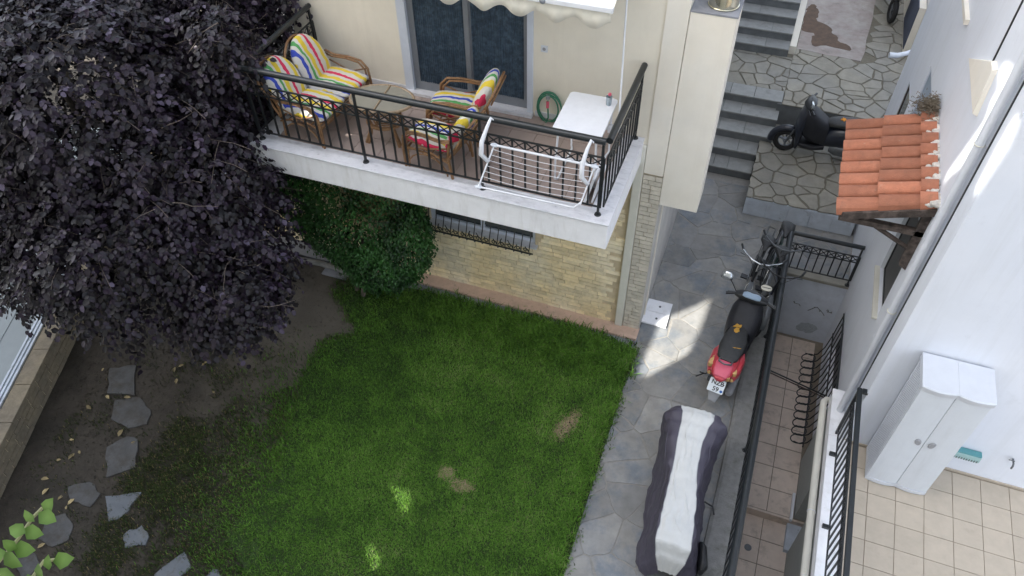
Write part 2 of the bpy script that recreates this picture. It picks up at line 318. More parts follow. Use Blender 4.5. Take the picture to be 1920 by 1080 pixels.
def poly_holes(outer, holes, lift, depth):
    """extruded sheet with holes; outer and holes are 2D loops, lift(u, v, d) -> 3D point"""
    loops = [[Vector((p[0], p[1], 0)) for p in outer]] + [[Vector((p[0], p[1], 0)) for p in h] for h in holes]
    flat = [p for l in loops for p in l]; tris = tessellate_polygon(loops); n = len(flat)
    v = [lift(p.x, p.y, 0) for p in flat] + [lift(p.x, p.y, depth) for p in flat]
    f = [tuple(t) for t in tris] + [tuple(i+n for i in reversed(t)) for t in tris]
    o = 0
    for l in loops:
        m = len(l)
        for i in range(m): a = o+i; b = o+(i+1) % m; f.append((a, b, b+n, a+n))
        o += m
    return v, f

def mesh(name, mb, mats, recalc=True):
    me = bpy.data.meshes.new(name); me.from_pydata(mb.v, [], mb.f)
    for m in (mats if isinstance(mats, (list, tuple)) else [mats]): me.materials.append(M[m] if isinstance(m, str) else m)
    me.polygons.foreach_set('material_index', mb.mi); me.polygons.foreach_set('use_smooth', mb.sm)
    if recalc:
        import bmesh
        bm = bmesh.new(); bm.from_mesh(me); bmesh.ops.recalc_face_normals(bm, faces=bm.faces); bm.to_mesh(me); bm.free()
    me.update(); return me
def obj(name, mb, mats, parent=None, bevel=0., recalc=True):
    """mesh in the parent's own frame (parents made by thing() are placed afterwards or hold world-built parts at the origin offset)"""
    me = mesh(name, mb, mats, recalc) if isinstance(mb, MB) else mb
    o = bpy.data.objects.new(name, me); COL.objects.link(o)
    if parent is not None: o.parent = parent
    if bevel:
        b = o.modifiers.new('bevel', 'BEVEL'); b.width = bevel; b.segments = 2; b.limit_method = 'ANGLE'; b.angle_limit = R(40)
    return o
def tag(o, label, cat, group=None):
    o['label'] = label; o['category'] = cat
    if group: o['group'] = group
    return o
def thing(name, label, cat, loc=(0, 0, 0), rz=0., group=None):
    o = bpy.data.objects.new(name, None); COL.objects.link(o); o.location = loc; o.rotation_euler = (0, 0, rz); o.empty_display_size = .2
    return tag(o, label, cat, group)
def struct(name, mb=None, mats=None):
    if mb is None:
        o = bpy.data.objects.new(name, None); COL.objects.link(o); o.empty_display_size = .2
    else: o = obj(name, mb, mats)
    o['kind'] = 'structure'; return o
class WB(MB):
    """mesh builder fed with world coordinates, stored relative to its thing's base"""
    def __init__(s, origin=(0, 0, 0)): super().__init__(); s.o = Vector(origin)
    def add(s, verts, faces, mi=0, smooth=False): return super().add([Vector(v)-s.o for v in verts], faces, mi, smooth)
def stuff(o): o['kind'] = 'stuff'; return o

def fast_mesh(name, V, quads_per, nv, faces, tone, m):
    """many copies of a small shape in one mesh: V (N*nv,3), faces for one shape"""
    N = len(V)//nv; F = np.array(faces, dtype=np.int64); k = F.shape[1]
    allf = (F[None]+(np.arange(N)*nv)[:, None, None]).reshape(-1, k)
    me = bpy.data.meshes.new(name); me.vertices.add(len(V)); me.vertices.foreach_set('co', V.astype(np.float32).ravel())
    me.loops.add(allf.size); me.loops.foreach_set('vertex_index', allf.ravel().astype(np.int32))
    me.polygons.add(len(allf)); me.polygons.foreach_set('loop_start', (np.arange(len(allf))*k).astype(np.int32))
    me.polygons.foreach_set('loop_total', np.full(len(allf), k, np.int32))
    me.update(calc_edges=True)
    a = me.attributes.new('tone', 'FLOAT', 'POINT'); a.data.foreach_set('value', np.repeat(tone, nv).astype(np.float32))
    me.materials.append(M[m]); return me

def voronoi(x0, x1, y0, y1, nx, ny, gap, seed, jit=.38, extra=None):
    rs = random.Random(seed); S = []
    for i in range(-1, nx+1):
        for j in range(-1, ny+1):
            S.append((x0+(i+.5+rs.uniform(-jit, jit))*(x1-x0)/nx, y0+(j+.5+rs.uniform(-jit, jit))*(y1-y0)/ny))
    cells = []
    for a in S:
        P = [(x0, y0), (x1, y0), (x1, y1), (x0, y1)]
        for b in S:
            if b is a: continue
            dx, dy = b[0]-a[0], b[1]-a[1]; d = math.hypot(dx, dy)
            if d > 2.5*max((x1-x0)/nx, (y1-y0)/ny): continue
            nx_, ny_ = dx/d, dy/d; c = nx_*(a[0]+b[0])/2+ny_*(a[1]+b[1])/2-gap*rs.uniform(.25, .75)
            Q = []
            for i in range(len(P)):
                p, q = P[i], P[(i+1) % len(P)]; dp = nx_*p[0]+ny_*p[1]-c; dq = nx_*q[0]+ny_*q[1]-c
                if dp <= 0: Q.append(p)
                if dp*dq < 0: t = dp/(dp-dq); Q.append((p[0]+(q[0]-p[0])*t, p[1]+(q[1]-p[1])*t))
            P = Q
            if len(P) < 3: break
        if len(P) >= 3:
            ar = abs(sum(P[i][0]*P[(i+1) % len(P)][1]-P[(i+1) % len(P)][0]*P[i][1] for i in range(len(P))))/2
            if ar > .004: cells.append(P)
    return cells
def rough_edge(P, rs, amp=.012):
    out = []
    for i in range(len(P)):
        p, q = P[i], P[(i+1) % len(P)]; out.append(p); d = math.hypot(q[0]-p[0], q[1]-p[1])
        if d > .15:
            for t in (.33, .66): out.append((p[0]+(q[0]-p[0])*t+rs.uniform(-amp, amp), p[1]+(q[1]-p[1])*t+rs.uniform(-amp, amp)))
    return out

# =====================================================================================================
# SETTING
# =====================================================================================================
XW = 1.98            # street-side wall plane of the white building
YF = 7.46            # garden front of the cream house
XH = -.88            # passage side of the cream house
ZF = 3.40            # balcony floor
ZT = .40             # terrace floor
ZC = -1.40           # sunken courtyard floor

# ground: one sheet to the horizon, with the opening of the sunken courtyard left out
g = MB()
v, f = poly_holes([(-150, -150), (150, -150), (150, 150), (-150, 150)], [[(.98, -6), (XW+.2, -6), (XW+.2, 9.4), (.98, 9.4)]], lambda u, v_, d: (u, v_, -.03-d), .02)
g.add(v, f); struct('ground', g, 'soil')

# garden bed (bare soil, faintly uneven)
gb = MB(); nx, ny = 60, 50
xs = np.linspace(-9.4, -.86, nx); ys = np.linspace(-1., 7.2, ny)
vv = []
for y in ys:
    for x in xs:
        vv.append((x, y, -.012+.012*math.sin(x*2.3+y)*math.cos(y*1.9-x*.7)+.006*math.sin(x*9)*math.sin(y*8)))
gb.add(vv, [(j*nx+i, j*nx+i+1, (j+1)*nx+i+1, (j+1)*nx+i) for j in range(ny-1) for i in range(nx-1)], 0, True)
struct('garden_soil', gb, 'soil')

# passage: joint bed + each flagstone
path = struct('passage_path')
b = MB().box(XH+.02, .72, -3, 8.9, -.02, .004).box(XH+.02, .64, 8.9, 11.5, -.02, .004); b.box(.64, .978, 8.9, 11.5, -.02, .004); b.box(.978, XW, 9.42, 10.6, -.02, .004)
b.box(-.88, XH+.02, -3, 7.2, -.02, .004); obj('path_bed', b, 'flag_j', path)
rs = random.Random(5)
for (x0, x1, y0, y1, nx, ny, sd) in ((-.87, .655, -.6, 9.0, 4, 19, 3), (-.87, 1.96, 9.43, 11.3, 6, 4, 4), (-.87, .93, 9.0, 9.43, 4, 1, 9)):
    for P in voronoi(x0, x1, y0, y1, nx, ny, .017, sd, .48):
        P = rough_edge(P, rs, .014); cx = sum(p[0] for p in P)/len(P); cy = sum(p[1] for p in P)/len(P)
        o = obj('flagstone', MB().prism([(p[0]-cx, p[1]-cy) for p in P], 0, .006+rs.uniform(0, .003), bevel=.002), 'flag', path); o.location = (cx, cy, .003)

# kerb along the courtyard
k = MB(); ys = np.linspace(-3, 8.95, 60); rings = []
for i, y in enumerate(ys):
    xl = .640+.02*math.sin(y*1.3)+max(0, (y-6.8))*.085
    rings.append([(xl, y, -.02), (xl+.01, y, .055), (xl+.05, y, .07), (.975, y, .068), (.985, y, -.02)])
k.loft(rings, 0, False, True); struct('kerb', k, 'concrete')

# steps and raised platform
plat = struct('raised_platform')
b = MB().box(.19, XW-.06, 10.60, 12.80, 0, .362); obj('platform_body', b, 'riser', plat)
b = MB().box(.17, XW-.05, 10.578, 10.60, .0, .355); obj('front_slab', b, 'bluestone', plat)
for i in range(5):
    x0 = .165+i*.353
    o = obj('facing_slab', MB().box(x0+.003, x0+.350, 10.560+rs.uniform(0, .006), 10.576, .012, .352), 'bluestone', plat, bevel=.006)
b = MB().box(.17, XW-.06, 10.60, 12.80, .362, .372); obj('platform_bed', b, 'flag2_j', plat)
for P in voronoi(.165, XW-.06, 10.565, 12.79, 6, 7, .026, 21, .62):
    P = rough_edge(P, rs, .012); cx = sum(p[0] for p in P)/len(P); cy = sum(p[1] for p in P)/len(P)
    o = obj('flagstone', MB().prism([(p[0]-cx, p[1]-cy) for p in P], 0, .018+rs.uniform(0, .004), bevel=.005), 'flag2', plat); o.location = (cx, cy, .371)

stairs = struct('stairs')
for i in range(5):
    y0 = 11.50+.337*i; z1 = .166*(i+1); x1 = .163 if i < 2 else .37
    x0 = XH-.3
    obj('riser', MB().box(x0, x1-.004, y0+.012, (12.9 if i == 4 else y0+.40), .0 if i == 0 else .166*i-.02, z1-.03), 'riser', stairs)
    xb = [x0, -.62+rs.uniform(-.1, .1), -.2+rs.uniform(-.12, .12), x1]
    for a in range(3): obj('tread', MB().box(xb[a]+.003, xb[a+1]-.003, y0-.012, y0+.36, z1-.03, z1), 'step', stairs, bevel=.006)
upper = struct('upper_yard')
obj('yard_body', MB().box(.30, 3.4, 12.805, 30, 0, .80), 'riser', upper)
obj('yard_body', MB().box(XH-.3, .30, 13.19, 30, 0, .80), 'riser', upper)
obj('yard_bed', MB().box(XH-.3, 3.4, 13.18, 30, .80, .812), 'flag2_j', upper)
obj('yard_bed', MB().box(.378, 3.4, 12.80, 13.18, .80, .812), 'flag2_j', upper)
for (x0, x1, y0, y1, nx, ny, sd) in ((XH-.25, .378, 13.2, 14.42, 4, 4, 31), (.385, 2.5, 12.79, 16.0, 7, 10, 32), (.40, 2.5, 16.0, 18.4, 6, 6, 33)):
    for P in voronoi(x0, x1, y0, y1, nx, ny, .026, sd, .62):
        P = rough_edge(P, rs, .012); cx = sum(p[0] for p in P)/len(P); cy = sum(p[1] for p in P)/len(P)
        if .5 < cx < 1.75 and cy > 14.85: continue
        o = obj('flagstone', MB().prism([(p[0]-cx, p[1]-cy) for p in P], 0, .018+rs.uniform(0, .004), bevel=.005), 'flag2', upper); o.location = (cx, cy, .811)
# cement patch with the brown stain
obj('cement_patch', MB().prism(rough_edge([(.42, 14.8), (1.0, 14.74), (1.62, 14.72), (1.72, 16), (1.80, 17.6), (.45, 17.7)], rs, .03), .812, .836), 'cement_pink', upper)
def blob2d(pts, it=3):
    P = list(pts)
    for _ in range(it):
        Q = []
        for i in range(len(P)):
            a, c = P[i], P[(i+1) % len(P)]; Q += [(a[0]*.75+c[0]*.25, a[1]*.75+c[1]*.25), (a[0]*.25+c[0]*.75, a[1]*.25+c[1]*.75)]
        P = Q
    return P
st_px = [(1500, 55), (1508, 30), (1518, 8), (1530, 8), (1536, 22), (1528, 38), (1548, 45), (1562, 55), (1558, 62), (1572, 68), (1570, 78), (1592, 84), (1598, 96), (1580, 92), (1560, 88), (1545, 84), (1524, 88), (1520, 74), (1530, 62), (1512, 60)]
sp_ = rough_edge(blob2d([tuple(W(*p, z=.84))[:2] for p in st_px], 1), rs, .035)
m_ = MB(); v, f = poly_holes(sp_, [], lambda u, v_, d: (u, v_, .840-d), .003); m_.add(v, f); obj('stain', m_, 'stain', upper)
# steps going further up beside the low wall
us = struct('upper_stairs')
for i in range(11):
    y0 = 14.42+.31*i; z1 = .83+.166*(i+1)
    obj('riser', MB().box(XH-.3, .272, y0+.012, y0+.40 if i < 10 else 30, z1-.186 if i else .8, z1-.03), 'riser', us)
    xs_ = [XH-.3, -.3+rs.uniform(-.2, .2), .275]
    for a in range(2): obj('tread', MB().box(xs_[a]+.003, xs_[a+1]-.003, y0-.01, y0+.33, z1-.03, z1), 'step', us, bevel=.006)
lw = thing('low_wall', 'low cream wall with a white cap beside the upper stairs', 'wall', (.34, 14.6, .83))
b = WB(lw.location).hexa([(.28, 14.6, .80), (.40, 14.6, .80), (.40, 19, .80), (.28, 19, .80)], [(.28, 14.6, .98), (.40, 14.6, .98), (.40, 19, 2.2), (.28, 19, 2.2)]); obj('wall_body', b, 'cream', lw)
b = WB(lw.location).hexa([(.27, 15.9, 1.345), (.41, 15.9, 1.345), (.41, 19, 2.205), (.27, 19, 2.205)], [(.27, 15.9, 1.385), (.41, 15.9, 1.385), (.41, 19, 2.245), (.27, 19, 2.245)]); obj('cap', b, 'slab_white', lw)

# strip of concrete and pink plinth along the house front
struct('front_footing', MB().box(-5.9, XH+.03, 6.93, 7.24, -.03, .012), 'wetcon')
# bent garden edge near the hedge
pts = [W(*p, z=.03) for p in ((430, 420), (480, 440), (520, 470), (560, 486), (600, 494), (640, 506), (665, 520))]
e = MB().tube(pts, [.05]*7, 6); struct('garden_edging', e, 'concrete')
yp = MB().prism([tuple(W(*p, z=.0))[:2] for p in ((380, 330), (450, 415), (520, 463), (560, 478), (640, 498), (665, 508), (700, 430), (600, 300))], -.02, .02); struct('garden_paving', yp, 'wetcon')

# stepping stones
ss = struct('stepping_stone_path')
SP = [[(205, 690), (255, 685), (252, 740), (200, 737)], [(215, 750), (262, 745), (282, 768), (275, 795), (240, 802), (208, 785)], [(200, 838), (238, 818), (258, 824), (254, 876), (199, 895)],
      [(197, 930), (266, 922), (240, 958), (228, 968), (203, 977)], [(128, 912), (168, 903), (188, 925), (168, 950), (132, 940)], [(84, 975), (122, 962), (137, 985), (128, 1012), (98, 1025), (72, 1010)],
      [(231, 1003), (266, 984), (279, 1005), (272, 1022), (233, 1027)], [(288, 1078), (345, 1034), (358, 1064), (330, 1090), (292, 1100)], [(385, 1082), (400, 1066), (418, 1080), (405, 1100)], [(22, 1050), (58, 1032), (78, 1062), (42, 1090)]]
STONES = []
for P_px in SP:
    Q = rough_edge([tuple(W(*p, z=.01))[:2] for p in P_px], rs, .022); cx = sum(p[0] for p in Q)/len(Q); cy = sum(p[1] for p in Q)/len(Q); STONES.append(Q)
    o = obj('stepping_stone', MB().prism([(p[0]-cx, p[1]-cy) for p in Q], -.03, .005, bevel=.002), 'slate' if SP.index(P_px) in (3, 6, 7, 8) else 'slate_d', ss); o.location = (cx, cy, .004)

# sunken courtyard: floor with tiles, retaining walls
court = struct('sunken_courtyard')
obj('courtyard_bed', MB().box(.9, 2.6, 5.985, 9.5, ZC-.2, ZC), 'grout', court)
obj('courtyard_bed', MB().box(.9, 2.6, -6, 5.98, ZC-.36, ZC-.16), 'grout', court)
TS = .372
tm = mesh('courtyard_tile', MB().box(-TS/2+.006, TS/2-.006, -TS/2+.006, TS/2-.006, 0, .008), 'tile_court')
for j in range(20):
    for i in range(-1, 5):
        y = 9.4-.05-TS*(j+.5); x = 1.115+TS*(i+.5)
        if y < 1.5: continue
        z = ZC if y > 5.95 else ZC-.16
        if x > 2.0: continue
        if abs(y-5.95) < .2: y += 0
        o = obj('floor_tile', tm, None, court); o.location = (x, y-(0 if y > 5.95 else .0), z+.001)
obj('drain_cover', MB().cyl((W(1402, 1027, z=ZC-.16).x, W(1402, 1027, z=ZC-.16).y, ZC-.15), (W(1402, 1027, z=ZC-.16).x, W(1402, 1027, z=ZC-.16).y, ZC-.145), .05), 'metal_grey', court)
obj('step_edge', MB().box(.9, 2.6, 5.965, 5.998, ZC-.17, ZC+.010), 'tile_court', court)
cw = thing('retaining_wall', 'blue painted retaining wall with peeling patches at the end of the sunken yard', 'wall', (1.5, 9.4, ZC))
obj('wall_body', WB(cw.location).box(.98, XW, 9.402, 9.52, ZC-.05, -.035), mat('blue_wall_paint', (.62, .67, .76), .85, .08, 4, dirt=(.46, .50, .57), dscale=3, dlo=.5, dhi=.75), cw)
obj('coping', WB(cw.location).box(.98, XW, 9.36, 9.54, -.034, .03), 'flag2', cw, bevel=.01)
mp = WB(cw.location)
for (cx, cz, r_) in ((1.62, -1.12, .12), (1.70, -1.10, .09), (1.56, -1.16, .08), (1.67, -1.17, .08)):
    v, f = poly_holes([(cx+r_*math.cos(a)*1.15*rs.uniform(.85, 1.1), cz+r_*math.sin(a)*rs.uniform(.85, 1.1)) for a in np.linspace(0, 6.28, 22)[:-1]], [], lambda u, v_, d, c=cx: (u, 9.400-d-.0005*c, v_), .002); mp.add(v, f)
obj('plaster_patch', mp, mat('bare_patch', (.42, .47, .53), .9, .2, 30), cw)
crk = WB(cw.location)
for (x0, z0, n_, s_) in ((1.30, -.60, 9, 3), (1.55, -.72, 14, 5), (1.85, -.66, 9, 8)):
    r_ = random.Random(s_); p = [x0, z0]; P = []
    for q in range(n_): P.append((p[0], 9.398, p[1])); p[0] += r_.uniform(-.02, .05); p[1] += r_.uniform(-.05, .05)
    crk.tube(P, .006, 4)
obj('crack', crk, 'riser', cw)
kw = thing('courtyard_side_wall', 'grey wall under the kerb along the sunken yard', 'wall', (.95, 3, ZC))
obj('wall_body', WB(kw.location).box(.90, .979, -6, 9.40, ZC-.4, -.04), 'wetcon', kw)

# =====================================================================================================
# CREAM HOUSE
# =====================================================================================================
house = thing('apartment_house', 'cream apartment house with stone clad ground floor and furnished balcony', 'house', (-4.5, YF, 0))
H0 = house.location
DX0, DX1, DZ1 = -4.16, -2.56, 5.65      # sliding door opening
GX0, GX1, GZ0, GZ1 = -4.12, -2.50, 1.22, 2.45
# masonry behind the stone cladding (with the lower window opening) and plaster front above
m_ = WB(H0); v, f = poly_holes([(-7.6, -.1), (XH, -.1), (XH, 2.9), (-7.6, 2.9)], [[(GX0, GZ0), (GX1, GZ0), (GX1, GZ1), (GX0, GZ1)]], lambda u, v_, d: (u, YF+.02+d, v_), .25); m_.add(v, f); obj('cladding_bed', m_, 'mortar', house)
m_ = WB(H0); v, f = poly_holes([(-5.72, 2.9), (-1.118, 2.9), (-1.118, 9.6), (-5.72, 9.6)], [[(DX0, ZF+.02), (DX1, ZF+.02), (DX1, DZ1), (DX0, DZ1)]], lambda u, v_, d: (u, YF+d, v_), .25); m_.add(v, f); obj('front_wall', m_, 'cream', house)
obj('corner_pilaster', WB(H0).box(-1.114, XH, YF-.022, YF+.27, 2.9, 9.6), 'cream2', house)
obj('core', WB(H0).box(-5.72, XH-.002, YF+.50, 24, -.1, 9.6), 'side_plaster', house)
obj('core', WB(H0).box(-5.72, -4.4, YF+.27, YF+.5, -.1, 9.6), 'side_plaster', house)
obj('core', WB(H0).box(-2.3, XH-.002, YF+.27, YF+.5, -.1, 9.6), 'side_plaster', house)
obj('annex', WB(H0).box(-7.6, -5.725, YF+.28, 24, -.1, 2.9), 'side_plaster', house)
obj('roof', WB(H0).box(-6.1, XH+.5, YF-.4, 24.4, 9.605, 9.9), 'slab_white', house)
# stone bricks, 300 individual ones where they show largest, the rest of the courses as one part
bw, bh = .24, .071; rsb = random.Random(17); bm = [mesh('brick', (lambda w_: MB().hexa([(-w_/2, 0, 0), (w_/2, 0, 0), (w_/2, .022, 0), (-w_/2, .022, 0)], [(-w_/2, 0, bh-.009), (w_/2, 0, bh-.009), (w_/2, .022, bh-.009), (-w_/2, .022, bh-.009)]))(w_), 'brickstone') for w_ in (.13, .19, .24, .30)]
bricks = []
for j in range(40):
    z = .035+j*bh; x = -7.6+rsb.uniform(0, .02)
    while x < -1.25:
        i = rsb.choice((0, 1, 1, 2, 2, 3)); w_ = (.13, .19, .24, .30)[i]
        x1 = x+w_
        if x1 > -1.235: w_ = 0
        if w_ and not (x1 > GX0-.01 and x < GX1+.01 and z+bh > GZ0-.03 and z < GZ1+.02): bricks.append((x+w_/2, z, i))
        x = x1+.010
vis = [q for q in bricks if -4.3 < q[0] and q[1] < 2.2-.25*(q[0]+1)*-0]
vis.sort(key=lambda q: q[1] if q[0] < -1.9 else q[1]-.8); ind = set(vis[:300])
rest = WB(H0); hz = .022
for (x, z, i) in bricks:
    dy = rsb.uniform(-.004, .010)
    if (x, z, i) in ind:
        o = obj('brick', bm[i], None, house); o.location = Vector((x, YF-.002+dy, z))-H0; o.rotation_euler = (rsb.uniform(-.03, .03), 0, rsb.uniform(-.012, .012))
    else:
        w_ = (.13, .19, .24, .30)[i]; y = YF-.002+dy; rest.box(x-w_/2, x+w_/2, y, y+.021, z, z+bh-.009)
stuff(obj('brick_courses', rest, 'brickstone', house))
# paler corner quoins right of the downpipe
q_ = WB(H0)
for j in range(40):
    z = .035+j*bh; xs_ = [-1.115, -1.115+rsb.choice((.07, .11, .15)), XH+.004]
    for a in range(2):
        me = MB().box(-(xs_[a+1]-xs_[a])/2+.004, (xs_[a+1]-xs_[a])/2-.004, 0, .030, 0, bh-.010)
        o = obj('corner_brick', me, 'brickstone2', house); o.location = Vector(((xs_[a]+xs_[a+1])/2, YF-.012+rsb.uniform(-.004, .004), z))-H0
obj('side_facing', WB(H0).box(XH-.001, XH+.012, YF+.02, 13, -.02, 2.46), 'side_plaster', house)
obj('side_trim', WB(H0).tube([(XH+.02, YF+.30, .0), (XH+.02, YF+.30, 2.45)], .014, 6), 'cream2', house)
obj('plinth', WB(H0).box(-5.8, XH+.02, 7.25, YF+.02, -.03, .04), 'pink', house, bevel=.01)
obj('downpipe', WB(H0).box(-1.232, -1.120, YF-.045, YF+.02, .04, 3.30), 'pipe', house, bevel=.012)
# projecting chimney breast with steel flue
obj('chimney_breast', WB(H0).box(XH+.004, -.405, YF-.010, 7.875, 2.45, 5.0), 'cream2', house, bevel=.008)
obj('chimney_top', WB(H0).box(XH+.004, -.400, YF-.016, 7.88, 5.0, 5.018), 'wetcon', house)
fl = W(1352, 22, z=5.02)
fo = obj('flue', WB(H0).cyl((-.585, 7.66, 5.018), (-.585, 7.66, 5.75), .15, n=32), 'steel', house)
obj('flue_rim', WB(H0).torus((-.585, 7.66, 5.03), (0, 0, 1), .153, .007), 'steel', fo)
# balcony
obj('balcony_slab', WB(H0).box(-5.47, -1.165, 5.85, YF-.002, 3.045, 3.382), 'slab_white', house, bevel=.012)
b = WB(H0).box(-5.48, -1.155, 5.835, 6.06, 3.384, 3.408); b.box(-1.40, -1.155, 6.062, YF-.024, 3.384, 3.408); b.box(-5.48, -5.24, 6.062, YF-.004, 3.384, 3.408)
obj('marble_edge', b, 'marble', house, bevel=.006)
obj('balcony_bed', WB(H0).box(-5.238, -1.402, 6.062, YF-.003, 3.382, 3.392), 'grout', house)
tw = .3195; tme = mesh('balcony_tile', MB().box(-tw/2+.004, tw/2-.004, -.174+.004, .174-.004, 0, .008), 'tile_pink')
for i in range(12):
    for j in range(4):
        o = obj('floor_tile', tme, None, house); o.location = Vector((-5.238+tw*(i+.5), 6.062+.3485*(j+.5), 3.392))-H0
obj('skirting', WB(H0).box(-5.2, DX0-.06, YF-.014, YF-.001, 3.40, 3.47), 'marble', house); obj('skirting', WB(H0).box(DX1+.05, -1.42, YF-.014, YF-.001, 3.40, 3.47), 'marble', house)
# sliding door
dr = obj('sliding_door', WB(H0).box(DX0-.05, DX0+.06, YF-.03, YF+.10, ZF+.0, DZ1).box(DX1-.05, DX1+.02, YF-.02, YF+.10, ZF, DZ1).box(DX0+.06, DX1-.05, YF-.02, YF+.12, DZ1-.08, DZ1), 'door_white', house)
obj('sill', WB(H0).box(DX0-.05, DX1+.03, YF-.09, YF+.12, ZF+.002, ZF+.038), 'marble', dr)
mid = (DX0+DX1)/2
for (a, c, dy) in ((DX0+.062, mid+.03, .035), (mid-.03, DX1-.052, .065)):
    b = WB(H0); y0 = YF+dy-.014; y1 = YF+dy+.012
    b.box(a, a+.075, y0, y1, ZF+.04, DZ1-.08); b.box(c-.06, c, y0, y1, ZF+.04, DZ1-.08); b.box(a+.075, c-.06, y0, y1, ZF+.04, ZF+.15); b.box(a+.075, c-.06, y0, y1, DZ1-.16, DZ1-.08)
    obj('sash', b, 'alu', dr)
    s_ = WB(H0); n_ = 46; top = []; 
    for q in range(n_+1):
        x = a+.075+(c-.06-a-.075)*q/n_; y = YF+dy+(.006 if q % 2 else -.004)+.004*math.sin(q*.7)
        top += [(x, y, ZF+.15), (x, y, DZ1-.16)]
    s_.add(top, [(2*q, 2*q+2, 2*q+3, 2*q+1) for q in range(n_)]); obj('pleated_screen', s_, 'screen', dr)
obj('room_back', WB(H0).box(DX0-.1, DX1+.1, YF+.27, YF+.29, ZF, DZ1+.1), 'ink', house)
# lower window with frame, panes and louvres
wd = obj('window', WB(H0).box(GX0, GX0+.07, YF+.06, YF+.12, GZ0, GZ1).box(GX1-.05, GX1, YF+.06, YF+.12, GZ0, GZ1).box(GX0+.07, GX1-.05, YF+.06, YF+.12, GZ0, GZ0+.06).box((GX0+GX1)/2-.03, (GX0+GX1)/2+.03, YF+.058, YF+.118, GZ0+.06, GZ1), 'door_white', house)
obj('sill', WB(H0).box(GX0-.04, GX1+.04, YF-.05, YF+.06, GZ0-.028, GZ0+.005), 'marble', wd)
for (a, c) in ((GX0+.07, (GX0+GX1)/2-.03), ((GX0+GX1)/2+.03, GX1-.05)):
    obj('pane', WB(H0).box(a, c, YF+.09, YF+.10, GZ0+.06, GZ1), 'glass', wd)
    for q in range(9):
        z = GZ0+.12+q*.125; obj('louvre', WB(H0).hexa([(a, YF+.062, z), (c, YF+.062, z), (c, YF+.086, z+.03), (a, YF+.086, z+.03)], [(a, YF+.062, z+.006), (c, YF+.062, z+.006), (c, YF+.086, z+.036), (a, YF+.086, z+.036)]), 'shutter', wd)
obj('window_back', WB(H0).box(GX0-.05, GX1+.05, YF+.27, YF+.29, GZ0-.1, GZ1), 'ink', house)
# belly grille in front of the lower window
GR = thing('window_grille', 'black wrought iron belly grille over the lower house window', 'window grille', ((GX0+GX1)/2, YF, GZ0))
gx0, gx1 = -4.20, -2.53
n_ = 14
for i in range(n_+1):
    x = gx0+(gx1-gx0)*i/n_
    P = [(x, YF-.03, 2.5), (x, YF-.05, 1.62), (x, YF-.10, 1.42), (x, YF-.17, 1.26), (x, YF-.15, 1.16), (x, YF-.06, 1.10)]
    obj('bar', WB(GR.location).tube(P, .0075, 5), 'iron', GR)
for (y, z) in ((YF-.06, 1.10), (YF-.035, 2.1)): obj('crossbar', WB(GR.location).box(gx0-.02, gx1+.02, y-.008, y+.008, z-.008, z+.008), 'iron', GR)
obj('crossbar', WB(GR.location).tube([(gx0, YF-.165, 1.20), (gx1, YF-.165, 1.20)], .008, 5), 'iron', GR)
for i in range(n_):
    x = gx0+(gx1-gx0)*(i+.5)/n_; s = 1 if i % 2 else -1
    P = [(x+s*(.045*math.cos(a)*(1-a/9)), YF-.155+.02*math.sin(a*.5), 1.235+.045*math.sin(a)*(1-a/9)+(.10*max(0, a-5)/3)) for a in np.linspace(0, 7.5, 18)]
    obj('scroll', WB(GR.location).tube(P, .0075, 4), 'iron', GR)
for i in (3, 7, 11):
    x = gx0+(gx1-gx0)*i/n_
    for s in (-1, 1): obj('scroll', WB(GR.location).tube([(x+s*(.02+.05*math.sin(a)), YF-.175, 1.27+.055*a/1.5+.02*math.cos(2*a)) for a in np.linspace(0, 2.6, 10)], .008, 4), 'iron', GR)
# wall socket
sk = thing('wall_socket', 'small white socket on the cream wall right of the sliding door', 'socket', tuple(W(1021, 91, y=YF)))
obj('plate', MB().box(-.04, .04, -.014, -.001, -.04, .04), 'whiteplastic', sk, bevel=.004); obj('plug_well', MB().cyl((0, -.016, 0), (0, -.0141, 0), .02), 'greyplastic', sk)

# awning: cloth, front bar, scalloped valance, crank rod
aw = thing('awning', 'cream retractable awning with a scalloped edge above the balcony door', 'awning', (-3, YF, 5.9))
AY = 6.55; pb = W(1150, 22, y=AY); pa = W(1010, 0, y=AY)
zb = pb.z; xr = pb.x
obj('front_bar', WB(aw.location).box(-4.6, xr, AY-.02, AY+.03, zb-.015, zb+.035), 'whitemetal', aw, bevel=.006)
obj('joint', WB(aw.location).sphere((W(1018, 2, y=AY).x, AY-.005, zb+.005), .035), 'alu', aw)
vb = W(1145, 60, y=AY+.01).z; n_ = 150; vv = []
for q in range(n_+1):
    x = -4.6+(xr-.02+4.6)*q/n_; zz_ = vb+.045*(1+math.cos((x-xr)*2*math.pi/.37))
    yy = AY+.012+.006*math.sin(q*.9)
    vv += [(x, yy, zb-.01), (x, yy+.004, (zb+zz_)/2), (x, yy, zz_)]
va = WB(aw.location).add(vv, [(3*q+r_, 3*q+3+r_, 3*q+4+r_, 3*q+1+r_) for q in range(n_) for r_ in range(2)], 0, True); vo = obj('valance', va, 'valance', aw)
sm_ = vo.modifiers.new('solid', 'SOLIDIFY'); sm_.thickness = .003
obj('canopy_cloth', WB(aw.location).hexa([(-4.6, AY+.03, zb+.03), (xr, AY+.03, zb+.03), (xr, YF-.02, zb+.42), (-4.6, YF-.02, zb+.42)], [(-4.6, AY+.03, zb+.035), (xr, AY+.03, zb+.035), (xr, YF-.02, zb+.425), (-4.6, YF-.02, zb+.425)]), 'valance', aw)
obj('cassette', WB(aw.location).box(-4.7, xr+.05, YF-.12, YF-.003, zb+.40, zb+.52), 'whitemetal', aw)
cr = thing('awning_crank', 'thin white crank rod hanging in the right balcony corner', 'crank rod', (-1.5, 6.9, 3.9))
